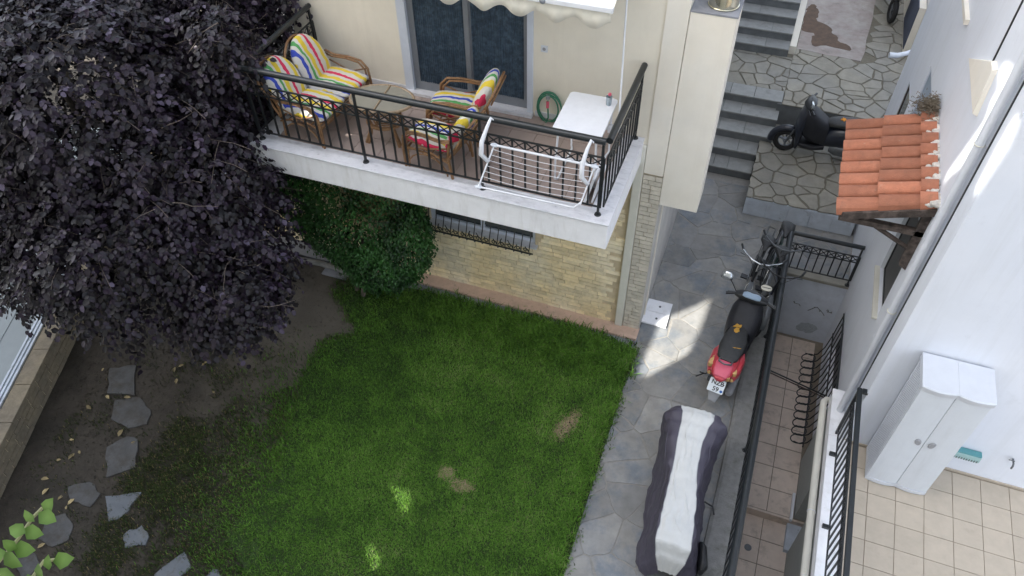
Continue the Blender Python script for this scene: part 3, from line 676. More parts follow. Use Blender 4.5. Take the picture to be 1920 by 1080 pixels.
ct = W(1178, -40, y=7.25); cb = W(1160, 235, y=6.75)
obj('rod', WB(cr.location).tube([ct, cb], .010, 6), 'whitemetal', cr)
obj('handle', WB(cr.location).tube([cb, cb+Vector((-.10, -.02, 0)), cb+Vector((-.10, -.02, -.10))], .009, 6), 'whitemetal', cr)

# =====================================================================================================
# railings
# =====================================================================================================
def railing(name, label, P0, P1, height, post_at=(), hr=.034, spacing=.137, foot=0., bot=.10, band=(.20, .32), cross=True, post_drop=0., flat=False):
    P0 = Vector(P0); P1 = Vector(P1); t = thing(name, label, 'railing', P0); L = (P1-P0).length; d = (P1-P0)/L; o = t.location; ang = math.atan2(d.y, d.x)
    up = Vector((0, 0, 1)); top = height
    if flat:
        side = d.cross(up)*.028; h = WB(o)
        a, c = P0+up*top, P1+up*top
        h.hexa([a-side, a+side, c+side, c-side], [a-side+up*.035, a+side+up*.035, c+side+up*.035, c-side+up*.035]); obj('handrail', h, 'rail', t, bevel=.006)
    else: obj('handrail', WB(o).tube([P0+up*top, P1+up*top], hr, 12), 'rail', t)
    for z, r_ in ((top-band[0], .008), (top-band[1], .008), (bot, .009)):
        a, c = P0+up*z, P1+up*z; s_ = d.cross(up)*r_
        obj('bar', WB(o).hexa([a-s_, a+s_, c+s_, c-s_], [a-s_+up*.014, a+s_+up*.014, c+s_+up*.014, c-s_+up*.014]), 'iron', t)
    n = max(1, round(L/spacing)); me = mesh('baluster', MB().box(-.0075, .0075, -.0075, .0075, 0, top-bot-.004), 'iron') ; me_s = mesh('baluster', MB().box(-.009, .009, -.009, .009, 0, top-band[0]-bot), 'iron')
    hb = band[1]-band[0]-.014; sp = L/n
    cm = MB()
    for s_ in (-1, 1):
        a = Vector((-sp/2*s_, 0, 0)); c = Vector((sp/2*s_, 0, hb)); u = (c-a).normalized(); nrm = Vector((-u.z, 0, u.x))*.005; y_ = Vector((0, .005, 0))
        cm.hexa([a-nrm-y_, a+nrm-y_, a+nrm+y_, a-nrm+y_], [c-nrm-y_, c+nrm-y_, c+nrm+y_, c-nrm+y_])
    cme = mesh('brace', cm, 'iron')
    for i in range(n+1):
        p = P0+d*(L*i/n); is_post = i in (0, n)
        q = obj('baluster', me_s, None, t); q.location = p-o+up*bot; q.rotation_euler = (0, 0, ang)
        if cross and i < n:
            q = obj('cross_brace', cme, None, t); q.location = P0+d*(L*(i+.5)/n)-o+up*(top-band[1]+.014); q.rotation_euler = (0, 0, ang)
    for s in post_at:
        p = P0+d*s; po = obj('post', WB(o).box(p.x-.012, p.x+.012, p.y-.012, p.y+.012, p.z+foot, p.z+top), 'iron', t)
        obj('post_foot', WB(o).cyl((p.x, p.y, p.z+foot), (p.x, p.y, p.z+foot+.018), .038, .030, 10), 'iron', po)
    return t
rzs = 3.41
railing('balcony_railing', 'long black railing along the front of the furnished balcony', (-5.40, 5.965, rzs), (-1.29, 5.965, rzs), .93, (.02, 1.38, 2.80, 4.09), .036)
railing('balcony_railing', 'short black railing on the right end of the furnished balcony beside the white table', (-1.262, 5.99, rzs), (-1.262, 7.42, rzs), .93, (1.40,), .036)
railing('balcony_railing', 'black railing on the left end of the furnished balcony behind the striped sofa', (-5.40, 5.99, rzs), (-5.40, 7.44, rzs), .93, (1.42,), .031)
railing('courtyard_railing', 'long black railing on the kerb beside the parked motorbikes', (.905, 1.5, .07), (.905, 9.36, .07), .80, (.4, 2.4, 4.4, 6.4, 7.84), .046, spacing=.13)
railing('courtyard_railing', 'short black railing across the far end of the sunken yard', (.935, 9.39, .03), (1.965, 9.39, .03), .80, (.02, 1.01), .034, spacing=.115)

# =====================================================================================================
# WHITE BUILDING
# =====================================================================================================
wb = thing('white_building', 'white painted building with a tiled terrace and recessed side windows', 'building', (XW, 6.24, 0)); O = wb.location
WIN = [(7.30, 8.17, 1.60, 2.95), (10.69, 11.26, 1.80, 2.52), (9.44, 10.30, 2.46, 3.33)]
holes = [[(a, c), (b_, c), (b_, d_), (a, d_)] for (a, b_, c, d_) in WIN]
m_ = WB(O); v, f = poly_holes([(6.24, -2.), (12.2, -2.), (12.2, 8.3), (6.24, 8.3)], holes + [[(7.0, -.9), (8.9, -.9), (8.9, -.05), (7.0, -.05)]], lambda u, v_, d: (XW+d, u, v_), .24); m_.add(v, f); obj('side_wall', m_, 'white_wall', wb)
obj('front_wall', WB(O).box(XW+.0015, 9, 6.2385, 6.48, ZT-2.2, 8.3), 'white_wall', wb)
obj('core', WB(O).box(XW+.242, 9, 9.39, 12.195, -2, 8.28).box(XW+.242, 9, 6.49, 9.385, -2, 8.28), 'white_wall', wb)
obj('roof', WB(O).box(XW-.1, 9, 6.1, 12.3, 8.305, 8.5), 'slab_white', wb)
# window 1: dark panel, steel edge and marble sill
for k_, (a, b_, c, d_) in enumerate(WIN):
    fr = WB(O); xf = XW+(.045 if k_ == 0 else .012)
    fr.box(xf, xf+.03, a, a+.03, c, d_).box(xf, xf+.03, b_-.03, b_, c, d_).box(xf, xf+.03, a+.03, b_-.03, c, c+.03).box(xf, xf+.03, a+.03, b_-.03, d_-.03, d_)
    wi = obj('window', fr, 'iron' if k_ == 0 else ('wood' if k_ == 1 else 'door_white'), wb)
    obj('pane', WB(O).box(xf+.012, xf+.02, a+.03, b_-.03, c+.03, d_-.03), ['shade', 'glass', mat('blind_grey', (.30, .36, .44), .7, .08, 4)][k_], wi)
    obj('sill', WB(O).box(XW-.06 if k_ == 0 else XW-.012, xf-.001, a-.04, b_+.04, c-.035, c-.002), 'pipe' if k_ == 0 else 'marble', wi, bevel=.005)
cwi = WB(O).box(XW+.10, XW+.13, 7.0, 8.9, -.9, -.05); obj('basement_window', cwi, 'shade', wb)
# wedge ledge, cable, painted gap shadow
m_ = WB(O); v, f = poly_holes([(8.42, 4.47), (7.36, 4.47), (7.42, 4.90), (7.58, 4.90)], [], lambda u, v_, d: (XW-.001-.02-d*1, u, v_), .0); 
m_ = WB(O).add([(XW-.045, 8.42, 4.47), (XW-.045, 7.36, 4.47), (XW-.045, 7.42, 4.90), (XW-.045, 7.58, 4.90), (XW-.001, 8.44, 4.46), (XW-.001, 7.34, 4.46), (XW-.001, 7.42, 4.92), (XW-.001, 7.58, 4.92)], [(0, 1, 2, 3), (0, 4, 5, 1), (1, 5, 6, 2), (2, 6, 7, 3), (3, 7, 4, 0)]); obj('wedge_panel', m_, 'cream2', wb)
obj('wall_cable', WB(O).tube([(XW-.006, 7.68, 4.83), (XW-.006, 7.685, 7.5)], .011, 5), 'iron', wb)
obj('upper_sill', WB(O).box(XW-.05, XW-.001, 9.30, 9.95, 4.40, 4.46), 'cream2', wb)
obj('grey_pipe_seat', WB(O).box(XW-.03, XW-.001, 6.72, 6.98, 1.44, 1.60), 'white_wall', wb, bevel=.004)
dp = obj('downpipe', WB(O).tube([(XW-.062, 6.66, .30), (XW-.062, 6.66, 8.3)], .041, 14), 'pipe_w', wb)
for z in (2.35, 4.6, 6.8): obj('clip', WB(O).torus((XW-.062, 6.66, z), (0, 0, 1), .045, .007, 16, 5), 'pipe', dp)
obj('painted_shadow_gap', WB(O).box(XW-.012, XW-.001, 6.560, 6.582, .45, 8.3), 'iron', wb)  # raised dark strip, the shadow of the gap put into its colour
# terrace
obj('terrace_slab', WB(O).box(1.83, 9, -3, 6.238, .16, .388), 'slab_white', wb)
obj('terrace_slab', WB(O).box(1.83, XW-.001, 6.2385, 6.97, .16, .388), 'slab_white', wb)
obj('coping', WB(O).box(1.812, 2.085, -3, 6.238, .390, .425), 'slab_white', wb, bevel=.006); obj('coping', WB(O).box(1.812, XW-.002, 6.239, 6.99, .390, .425), 'slab_white', wb, bevel=.006)
obj('terrace_bed', WB(O).box(2.087, 9, -3, 6.237, .388, .393), 'grout', wb)
TT = .313; x0t = 3.255-TT*4; y0t = 5.895+TT
tt = mesh('terrace_tile', MB().box(-TT/2+.0035, TT/2-.0035, -TT/2+.0035, TT/2-.0035, 0, .008), 'tile')
for i in range(0, 14):
    for j in range(0, 13):
        x = x0t+TT*(i+.5); y = y0t-TT*(j+.5)
        if x-TT/2 < 2.086:
            wcut = x+TT/2-2.09
            if wcut > .05 and y+TT/2 <= 6.24: o = obj('terrace_tile', MB().box(0, wcut-.004, -TT/2+.0035, TT/2-.0035, 0, .008), 'tile', wb); o.location = Vector((2.09, y, .3925))-O
            continue
        if y+TT/2 > 6.235: continue
        o = obj('terrace_tile', tt, None, wb); o.location = Vector((x, y, .3925))-O
obj('terrace_skirting', WB(O).box(2.0, 9, 6.222, 6.2375, .393, .43), 'tile', wb)
gp = [(XW-.03, 7.02, .10), (1.80, 7.0, .14), (1.765, 6.93, .16), (1.762, 6.7, .17), (1.762, 5.2, .17), (1.762, 3.5, .17), (1.762, 1, .17)]
ed = obj('edge_pipe', WB(O).tube(gp, .045, 12), 'pipe', wb)
obj('clip', WB(O).torus((1.762, 5.25, .17), (0, 1, 0), .049, .006, 14, 5), 'whitemetal', ed)
lo = mat('terrace_wall_paint', (.40, .42, .40), .88, .07, 3, dirt=(.28, .29, .27), dscale=3)
obj('terrace_wall', WB(O).box(1.86, 2.3, 6.02, 6.99, -1.9, .158), lo, wb)
obj('terrace_wall', WB(O).box(1.86, 2.3, -3, 5.55, -1.9, .158), lo, wb)
obj('doorway_back', WB(O).box(2.2, 2.29, 5.55, 6.02, -1.9, .158), 'riser', wb)
obj('doorstep', WB(O).box(1.80, 2.19, 5.552, 6.018, -1.6, -1.47), 'bluestone', wb)
obj('white_strip', WB(O).box(1.80, 1.835, 5.95, 6.38, -1.395, -1.33), 'whitemetal', wb)
# terrace railing
tr = railing('terrace_railing', 'black railing with a flat handrail along the tiled terrace edge', (1.90, 1.5, .43), (1.90, 6.30, .43), .92, (), .03, spacing=.12, flat=True)
obj('handrail_return', WB(tr.location).box(1.93, 1.99, 6.235, 6.30, 1.352, 1.386), 'rail', tr); obj('wall_bar', WB(tr.location).box(1.91, 1.99, 6.27, 6.285, 1.14, 1.155), 'iron', tr)
for y in (5.95, 4.95, 3.9): obj('foot_bracket', WB(tr.location).box(1.84, 1.91, y-.02, y+.02, .426, .47), 'iron', tr)
obj('end_post', WB(tr.location).box(1.885, 1.915, 6.27, 6.30, .43, 1.35), 'iron', tr)

# belly grille of the basement window
bg_ = thing('basement_grille', 'black looped iron grille over the basement window in the sunken yard', 'window grille', (1.9, 8, -.9))
ys_ = np.linspace(7.05, 8.78, 13)
for i, y in enumerate(ys_):
    P = [(1.955, y, -.02), (1.93, y, -.5), (1.90, y, -.80), (1.84, y, -1.0), (1.76, y, -1.07), (1.66, y, -1.05)]
    obj('bar', WB(bg_.location).tube(P, .009, 5), 'iron', bg_)
for i in range(len(ys_)-1):
    y = (ys_[i]+ys_[i+1])/2
    for s in (0, 1):
        P = [(1.72+.10*math.cos(a)+.005*s, y+.082*math.sin(a), -1.06+.03*math.cos(a)) for a in np.linspace(0, 6.283, 18)[:-1]]
        if s == 0: obj('loop', WB(bg_.location).tube(P, .009, 5, closed=True), 'iron', bg_)
for (x, z) in ((1.955, -.02), (1.93, -.5), (1.80, -1.06)): obj('crossbar', WB(bg_.location).box(x-.009, x+.009, 7.0, 8.82, z-.009, z+.009), 'iron', bg_)
tb = thing('tie_bar', 'thin dark bar spanning the sunken yard at kerb height', 'bar', (1.4, 7.4, -.05))
p0, p1 = W(1421, 749, z=-.0), W(1500, 775, z=-.6)
obj('rod', WB(tb.location).tube([(.985, 7.42, -.05), (1.86, 7.38, -.25)], .012, 6), 'iron', tb); obj('rod', WB(tb.location).tube([(.985, 7.38, -.05), (1.86, 7.34, -.25)], .010, 6), 'wood', tb)

# =====================================================================================================
# tiled canopy
# =====================================================================================================
cn = thing('tiled_canopy', 'small terracotta tiled canopy on wooden brackets over the side window', 'canopy', (XW, 7.9, 3.2)); CO = cn.location
cy0, cy1 = 7.10, 8.86; zo, zi = 3.20, 3.50; xo = 1.085
slope = (zi-zo)/(XW-xo); nC = 8; cw_ = (cy1-cy0)/nC
obj('deck', WB(CO).hexa([(xo+.05, cy0+.02, zo-.05+.05*slope), (XW-.002, cy0+.02, zi-.05), (XW-.002, cy1-.02, zi-.05), (xo+.05, cy1-.02, zo-.05+.05*slope)], [(xo+.05, cy0+.02, zo-.03+.05*slope), (XW-.002, cy0+.02, zi-.03), (XW-.002, cy1-.02, zi-.03), (xo+.05, cy1-.02, zo-.03+.05*slope)]), 'wood', cn)
def roof_tile(L_, w_, h_=.062, th=.014):
    m = MB(); n = 16
    for sgn in (0, 1):
        pass
    rings = []
    for (x, zz, k) in ((0, .012, 1.0), (L_, -.002, .90)):
        prof = []
        for i in range(n+1):
            u = i/n; y = (u-.5)*w_*k; z = zz+h_*max(0, math.sin(math.pi*min(1, (u-.04)/.90)))**.5 if .04 <= u < .94 else zz-.05
            prof.append((x, y, z))
        prof += [(p[0], p[1], p[2]-th) for p in reversed(prof)]
        rings.append(prof)
    m.loft(rings, 0, False); return m
rows = [(xo-.02, .43), (xo+.355, .43), (xo+.73, .165)]
for ri, (xs_, L_) in enumerate(rows):
    tmesh = mesh('roof_tile', roof_tile(L_, cw_*1.0), 'roof')
    for i in range(nC):
        o = obj('roof_tile', tmesh, None, cn)
        o.location = Vector((xs_+rs.uniform(-.008, .008), cy0+cw_*(i+.5), zo+(xs_-xo)*slope+.004+.020*ri))-CO
        o.rotation_euler = (rs.uniform(-.02, .02), -math.atan(slope)+rs.uniform(-.01, .012), rs.uniform(-.015, .015))
mo = WB(CO)
for i in range(240):
    y = cy0+(cy1-cy0)*i/239; k_ = rs.uniform(0, 1)**2*.10; mo.sphere((XW-.015-k_, y, zi+.035-k_*slope+rs.uniform(-.01, .03)), rs.uniform(.014, .042)*(1-3*k_), 7, 5, sc=(1.3, 1, .8))
obj('mortar_joint', mo, 'mortar_w', cn)
obj('fascia_board', WB(CO).hexa([(xo+.04, cy0-.02, zo-.10+.04*slope), (XW-.002, cy0-.02, zi-.10), (XW-.002, cy0+.015, zi-.10), (xo+.04, cy0+.015, zo-.10+.04*slope)], [(xo+.04, cy0-.02, zo-.012+.04*slope), (XW-.002, cy0-.02, zi-.012), (XW-.002, cy0+.015, zi-.012), (xo+.04, cy0+.015, zo-.012+.04*slope)]), 'wood', cn)
obj('beam', WB(CO).box(xo+.03, XW-.002, cy0+.03, cy0+.10, zo-.14, zo-.075), 'wood', cn)
for y in (cy0+.065, cy1-.07):
    br = obj('bracket', WB(CO).hexa([(XW-.09, y-.035, 2.62), (XW-.002, y-.035, 2.56), (XW-.002, y+.035, 2.56), (XW-.09, y+.035, 2.62)], [(XW-.09, y-.035, 3.34), (XW-.002, y-.035, 3.34), (XW-.002, y+.035, 3.34), (XW-.09, y+.035, 3.34)]), 'wood', cn)
    obj('strut', WB(CO).tube([(XW-.07, y, 2.85), (xo+.28, y, zo-.07)], .030, 4), 'wood', br)
obj('beam', WB(CO).box(xo+.03, XW-.002, cy1-.10, cy1-.03, zo-.14, zo-.075), 'wood', cn)
obj('eaves_beam', WB(CO).box(xo+.05, xo+.11, cy0+.02, cy1-.02, zo-.07, zo-.04), 'wood', cn)
# fragment of broken tile and dry twigs gathered in the far corner
ft = tag(obj('twig_debris', MB(), 'terracotta_l'), 'heap of dry twigs and leaves on the far wall corner of the canopy', 'debris')
bpy.data.objects.remove(ft)
tw_ = MB()
for i in range(1100):
    a = rs.uniform(0, 6.28); r_ = abs(rs.gauss(0, .10)); p = Vector((-.02-abs(rs.gauss(0, .10)), rs.gauss(.02, .08), rs.uniform(0, .16)*max(0, 1-r_*3)))
    d = Vector((rs.uniform(-1, 1), rs.uniform(-1, 1), rs.uniform(-.3, .5))).normalized()*rs.uniform(.02, .05)
    tw_.tube([p-d/2, p+d/2], .0045, 3)
ft = obj('twig_debris', tw_, 'terracotta_l'); ft.location = (XW-.01, cy1-.02, zi+.03); ft['kind'] = 'stuff'

# =====================================================================================================
# terrace things
# =====================================================================================================
wr = thing('storage_cabinet', 'tall white plastic two door cabinet standing on the tiled terrace', 'cabinet', (2.605, 6.0, .402)); 
def L_(b, **k): return b
hw = .335; dep0, dep1 = -.215, .21; Hc = 1.905
obj('shell', MB().box(-hw, hw, dep0+.03, dep1, .05, Hc-.045), 'wardtop', wr, bevel=.008)
for i in range(9):
    z = 0
    obj('side_rib', MB().box(-hw-.006, -hw+.001, dep0+.06+i*.038, dep0+.075+i*.038, .10, Hc-.10), 'wardtop', wr)
for s in (-1, 1):
    rings = []
    xa, xb = (-hw+.002, -.002) if s < 0 else (.002, hw-.002)
    for z in (.075, Hc-.085):
        P = []
        for q in range(9):
            x = xa+(xb-xa)*q/8; y = dep0-.018-.018*math.sin(math.pi*q/8)
            P.append((x, y, z))
        P += [(p[0], dep0+.028, p[2]) for p in reversed(P)]
        rings.append(P)
    d_ = obj('door', MB().loft(rings, 0, False), 'whiteplastic', wr, bevel=.004)
    hx = s*.072; hr_ = []
    for z in (0, .012): hr_.append([(hx+.036*math.cos(a)*(1-.25*z/.012), dep0-.034-z, .98+.055*math.sin(a)*(1-.25*z/.012)+.015*s*math.cos(a)) for a in np.linspace(0, 6.28, 17)[:-1]])
    obj('handle', MB().loft(hr_), 'greyplastic', d_)
# lid with the bowed double front
for s in (-1, 1):
    rings = []
    for z, g_ in ((Hc-.08, 0), (Hc-.012, .012), (Hc, .0)):
        P = [((.001 if s > 0 else -.001)+s*(hw+.012)*q/8, dep0-.024-.030*math.sin(math.pi*q/8)-g_, z) for q in range(9)]
        P += [(s*(hw+.012), dep1+.002, z), (0.001*s, dep1+.002, z)]
        rings.append(P if s > 0 else P[::-1])
    obj('lid', MB().loft(rings, 0, False), 'wardtop', wr)
    rings = []
    for z in (.012, .072):
        P = [(s*.001+s*(hw)*q/8, dep0-.020-.026*math.sin(math.pi*q/8), z) for q in range(9)]+[(s*hw, dep1, z), (s*.001, dep1, z)]
        rings.append(P if s > 0 else P[::-1])
    obj('base', MB().loft(rings, 0, False), 'wardtop', wr)
    obj('foot', MB().cyl((s*(hw-.05), dep0+.01, -.002), (s*(hw-.05), dep0+.01, .02), .035), 'whiteplastic', wr)
cb = thing('storage_box', 'teal plastic holder mounted low on the white terrace wall beside the cabinet', 'wall holder', (3.28, 6.236, .84))
obj('tray', MB().box(-.17, .12, -.085, -.002, -.07, .03), 'teal_l', cb, bevel=.008)
obj('top', MB().box(-.165, .115, -.080, -.004, .032, .055), 'teal', cb, bevel=.006)
for i in range(10): obj('tooth', MB().box(-.155+i*.027, -.145+i*.027, -.088, -.0855, -.068, -.03), 'metal_grey', cb)
tp = thing('tap', 'small metal garden tap on the white terrace wall at the right', 'tap', tuple(W(1898, 862, y=6.236)))
obj('spout', MB().tube([(0, -.002, .02), (0, -.07, .02), (0, -.09, .0), (0, -.092, -.045)], .011, 8), 'metal_grey', tp); obj('lever', MB().tube([(0, -.05, .02), (0, -.05, .05), (-.06, -.055, .055)], .007, 6), 'metal_grey', tp)

# =====================================================================================================
# balcony furniture
# =====================================================================================================
def cushion(hx, hy, hz, rnd_top=False):
    m = MB(); n = 14; rings = []
    for j in range(n+1):
        t = -1+2*j/n; k = max(0, 1-abs(t)**5)**.5; kk = .15+.85*k
        ring = []
        for i in range(20):
            a = 2*math.pi*i/20; c, s_ = math.cos(a), math.sin(a)
            u = hx*((.86+.14*k) if not (rnd_top and c > 0) else max(.08, 1-abs(t)**2.3)**.62)*math.copysign(abs(c)**.55, c); v_ = hz*kk*math.copysign(abs(s_)**.75, s_)*(.75+.35*(1-abs(c)))
            ring.append((u, t*hy, v_))
        rings.append(ring)
    return m.loft(rings)
def arc(c, u, v_, r1, r2, a0, a1, n=10):
    c = Vector(c); return [c+Vector(u)*r1*math.cos(a)+Vector(v_)*r2*math.sin(a) for a in np.linspace(a0, a1, n)]
def rattan_seat(t, width, nlobe, cloth):
    """faces -X in its own frame; back at +X"""
    w2 = width/2; r = 'rattan'
    for s in (-1, 1):
        y = s*(w2+.02)
        # arm: hoop from front foot over arm to back
        P = [(-.34, y, 0), (-.35, y, .30), (-.33, y, .52), (-.24, y, .62), (-.05, y, .64), (.18, y, .62), (.32, y, .66)]
        a_ = obj('armrest', MB().tube(P, .017, 6).tube([(p[0]+.035, p[1]-.012*s, p[2]-.03) for p in P], .015, 6).tube([(p[0]+.01, p[1]+.02*s, p[2]-.012) for p in P[1:]], .012, 6), r, t)
        obj('leg', MB().tube([(.30, y*.9, 0), (.26, y*.93, .36), (.30, y*.96, .60)], .018, 6), r, t)
        obj('leg', MB().tube([(-.30, y*.95, 0), (-.30, y*.95, .33)], .018, 6), r, t)
        obj('side_brace', MB().tube(arc((-.02, y, .05), (1, 0, 0), (0, 0, 1), .27, .26, .0, math.pi, 10), .011, 5), r, t)
        obj('side_brace', MB().tube([(-.33, y, .30), (.27, y, .52)], .012, 5).tube([(-.33, y, .52), (.27, y, .28)], .012, 5), r, t)
    obj('seat_frame', MB().tube([(-.34, -w2, .33), (-.37, 0, .33), (-.34, w2, .33), (.27, w2, .31), (.27, -w2, .31)], .017, 6, closed=True).tube([(-.32, -w2, .28), (-.35, 0, .28), (-.32, w2, .28)], .013, 6), r, t)
    for q in range(6): obj('seat_slat', MB().tube([(-.3+q*.11, -w2, .335), (-.3+q*.11, w2, .335)], .009, 5), r, t)
    top = []
    n = 26
    for i in range(n+1):
        u = -1+2*i/n; 
        if nlobe == 1: h = .93-.10*u*u-.12*max(0, abs(u)-.8)/.2
        else: h = .80+.17*abs(math.sin(math.pi*(u+1)))**.8*(1 if abs(u) > 0 else 1)
        top.append((.30+.26*(h-.35)/.6, u*w2, h))
    bf = obj('back_frame', MB().tube([(.27, -w2, .33)]+top+[(.27, w2, .33)], .018, 6).tube([(p[0]+.02, p[1]*.95, p[2]-.04) for p in top], .012, 6), r, t)
    for q in range(5*nlobe+1):
        y = -w2*.9+2*w2*.9*q/(5*nlobe); obj('back_cane', MB().tube([(.29, y, .34), (.50, y, .78)], .009, 5), r, t)
    for l in range(nlobe):
        cy = 0 if nlobe == 1 else (-.5+l)*w2*1.0
        hy = (w2-.02) if nlobe == 1 else w2/2-.01
        sc_ = obj('seat_cushion', cushion(.33, hy, .075), cloth, t); sc_.location = (-.05, cy, .425)
        bc = obj('back_cushion', cushion(.34, hy-.01, .085, True), cloth, t); bc.location = (.345, cy, .70); bc.rotation_euler = (0, R(-66), 0)
    return t
sofa = thing('rattan_sofa', 'two seat rattan sofa with striped cushions at the left end of the balcony', 'sofa', (-4.93, 6.70, ZF+.003), R(180-12)); rattan_seat(sofa, 1.22, 2, 'stripe')
sofa.rotation_euler = (0, 0, R(180-4)); sofa.location = (-4.86, 6.60, ZF+.003); sofa.scale = (.90, .86, .84)
c1 = thing('rattan_armchair', 'rattan armchair with striped cushions, the one closer to the sliding door', 'armchair', (-3.22, 6.86, ZF+.003), R(6), 'striped rattan armchairs'); rattan_seat(c1, .52, 1, 'stripe2'); c1.scale = (.92, .92, .86)
c2 = thing('rattan_armchair', 'rattan armchair with striped cushions, the one beside the front railing', 'armchair', (-3.22, 6.27, ZF+.003), R(-7), 'striped rattan armchairs'); rattan_seat(c2, .52, 1, 'stripe2'); c2.scale = (.92, .90, .80)
# oval glass table
ct_ = thing('rattan_table', 'oval glass topped rattan table between the sofa and the armchairs', 'table', (-4.00, 6.48, ZF+.003), R(5))
TH = .52
obj('glass_top', MB().loft([[(.36*k*math.cos(a), .26*k*math.sin(a), TH+z) for a in np.linspace(0, 6.283, 33)[:-1]] for k, z in ((1, 0), (1, .008))], 0, False), 'tableglass', ct_)
obj('rim', MB().tube([(.37*math.cos(a), .27*math.sin(a), TH) for a in np.linspace(0, 6.283, 33)[:-1]], .017, 7, closed=True).tube([(.35*math.cos(a), .25*math.sin(a), TH-.02) for a in np.linspace(0, 6.283, 33)[:-1]], .012, 6, closed=True), 'rattan_l', ct_)
obj('top_bar', MB().tube([(-.36, 0, TH+.012), (.36, 0, TH+.012)], .011, 6).tube([(0, -.26, TH+.012), (0, .26, TH+.012)], .011, 6), 'rattan_l', ct_)
sh = obj('shelf', MB().tube([(.21*math.cos(a), .19*math.sin(a), .24) for a in np.linspace(0, 6.283, 25)[:-1]], .016, 6, closed=True), 'rattan', ct_)
for k_ in (.16, .12, .08, .04): obj('shelf_ring', MB().tube([(k_*1.1*math.cos(a), k_*math.sin(a), .245) for a in np.linspace(0, 6.283, 19)[:-1]], .010, 5, closed=True), 'rattan', sh)
for a in (.7, 2.44, 3.84, 5.58):
    c, s = math.cos(a), math.sin(a); obj('leg', MB().tube([(.27*c, .24*s, 0), (.21*c, .19*s, .12), (.18*c, .16*s, .26), (.26*c, .2*s, .45), (.30*c, .22*s, TH-.02)], .017, 6).tube([(.25*c-.03*s, .22*s+.03*c, 0), (.19*c-.02*s, .17*s+.02*c, .13), (.17*c, .15*s, .25)], .014, 6), 'rattan', ct_)
# white folding table
wt = thing('folding_table', 'white rectangular table with tubular legs in the right balcony corner', 'table', (-1.69, 6.68, ZF+.003), R(1))
def rrect(hx, hy, r, n=5):
    P = []
    for (cx, cy, a0) in ((hx-r, hy-r, 0), (-hx+r, hy-r, 90), (-hx+r, -hy+r, 180), (hx-r, -hy+r, 270)):
        P += [(cx+r*math.cos(R(a0+90*i/n)), cy+r*math.sin(R(a0+90*i/n))) for i in range(n+1)]
    return P
obj('tabletop', MB().prism(rrect(.265, .37, .05), .685, .705, bevel=.004), 'whitemetal', wt)
for s in (-1, 1):
    obj('leg', MB().tube([(s*.20, -.32, .68), (s*.22, -.33, .30), (s*.22, -.33, .03), (s*.20, -.30, .012), (s*.20, .28, .012), (s*.22, .32, .03), (s*.21, .32, .68)], .012, 6), 'whitemetal', wt)
obj('stretcher', MB().tube([(-.22, -.33, .34), (.22, -.33, .34)], .010, 6), 'whitemetal', wt)
gl = thing('flower_glass', 'clear glass with a small pinkish flower on the white balcony table', 'glass', tuple(W(1141, 196, z=ZF+.71)))
glm = mat('clear_glass', (.62, .72, .78), .08, .02, 5, trans=.6)
obj('tumbler', MB().loft([[(r_*math.cos(a), r_*math.sin(a), z) for a in np.linspace(0, 6.283, 17)[:-1]] for r_, z in ((.028, 0), (.035, .10), (.032, .10), (.026, .008))]), glm, gl)
obj('flower', MB().sphere((.005, 0, .125), .02, 8, 6), 'pinkpaint', gl); obj('stem', MB().tube([(0, 0, .01), (.01, 0, .07), (.005, 0, .12)], .003, 5), 'hose', gl)
# folded white panel leaning in the corner
fp = thing('folded_panel', 'folded white drying panel leaning in the right balcony corner by the floor', 'folded panel', (-1.46, 6.28, ZF))
obj('panel', MB().hexa([(-.05, -.18, .012), (-.02, -.18, .012), (-.02, .18, .012), (-.05, .18, .012)], [(.03, -.18, .34), (.06, -.18, .34), (.06, .18, .34), (.03, .18, .34)]), 'whitemetal', fp, bevel=.004)
obj('panel', MB().hexa([(.03, -.16, .012), (.05, -.16, .012), (.05, .16, .012), (.03, .16, .012)], [(.08, -.16, .30), (.10, -.16, .30), (.10, .16, .30), (.08, .16, .30)]), 'whitemetal', fp, bevel=.004)
# hose coil
hc = W(1030, 201, y=YF-.04); hs = thing('hose', 'green garden hose coiled on the cream balcony wall', 'garden hose', (hc.x, YF-.03, hc.z))
for i, (r_, dx, dz) in enumerate(((.185, 0, 0), (.175, .012, .006), (.165, -.012, -.01), (.18, .02, -.012), (.155, 0, .012))):
    obj('coil', MB().tube([(dx+r_*.80*math.cos(a), -.012*i-.01, dz+r_*1.12*math.sin(a)) for a in np.linspace(0, 6.283, 29)[:-1]], .0085, 6, closed=True), 'hose', hs)
obj('end', MB().tube([(0, -.07, .13), (.005, -.08, .02), (.01, -.075, -.10), (-.02, -.07, -.18)], .009, 6), 'hose', hs)
obj('connector', MB().cyl((0, -.08, .04), (0, -.08, .12), .018), 'pinkpaint', hs); obj('hook', MB().box(-.02, .02, -.09, 0, .15, .19), 'greyplastic', hs)

# balcony drying rack hooked over the railing
dk = thing('drying_rack', 'white folding clothes rack hooked over the front balcony railing', 'drying rack', (-1.95, 5.85, 4.0)); DO = dk.location
YR = 5.80
A = W(925, 272, y=5.86); B = W(1112, 315, y=5.86); C_ = W(1087, 391, y=5.56); D_ = W(897, 352, y=5.56)
zt = (A.z+B.z)/2; zl = (C_.z+D_.z)/2; xa, xb = A.x, B.x
zt, zl = 4.09, 3.70
A = W(927, 272, z=zt); B = W(1115, 312, z=zt); D_ = W(897, 350, z=zl); C_ = W(1085, 391, z=zl)
def mixv(a, b, t): return a*(1-t)+b*t
obj('frame', WB(DO).tube([A, B], .013, 8).tube([mixv(D_, C_, .02), mixv(D_, C_, .95), mixv(C_, B, .15)], .010, 8).tube([mixv(A, D_, -.02), D_], .009, 8).tube([B, mixv(C_, B, .1)], .009, 8), 'whitemetal', dk)
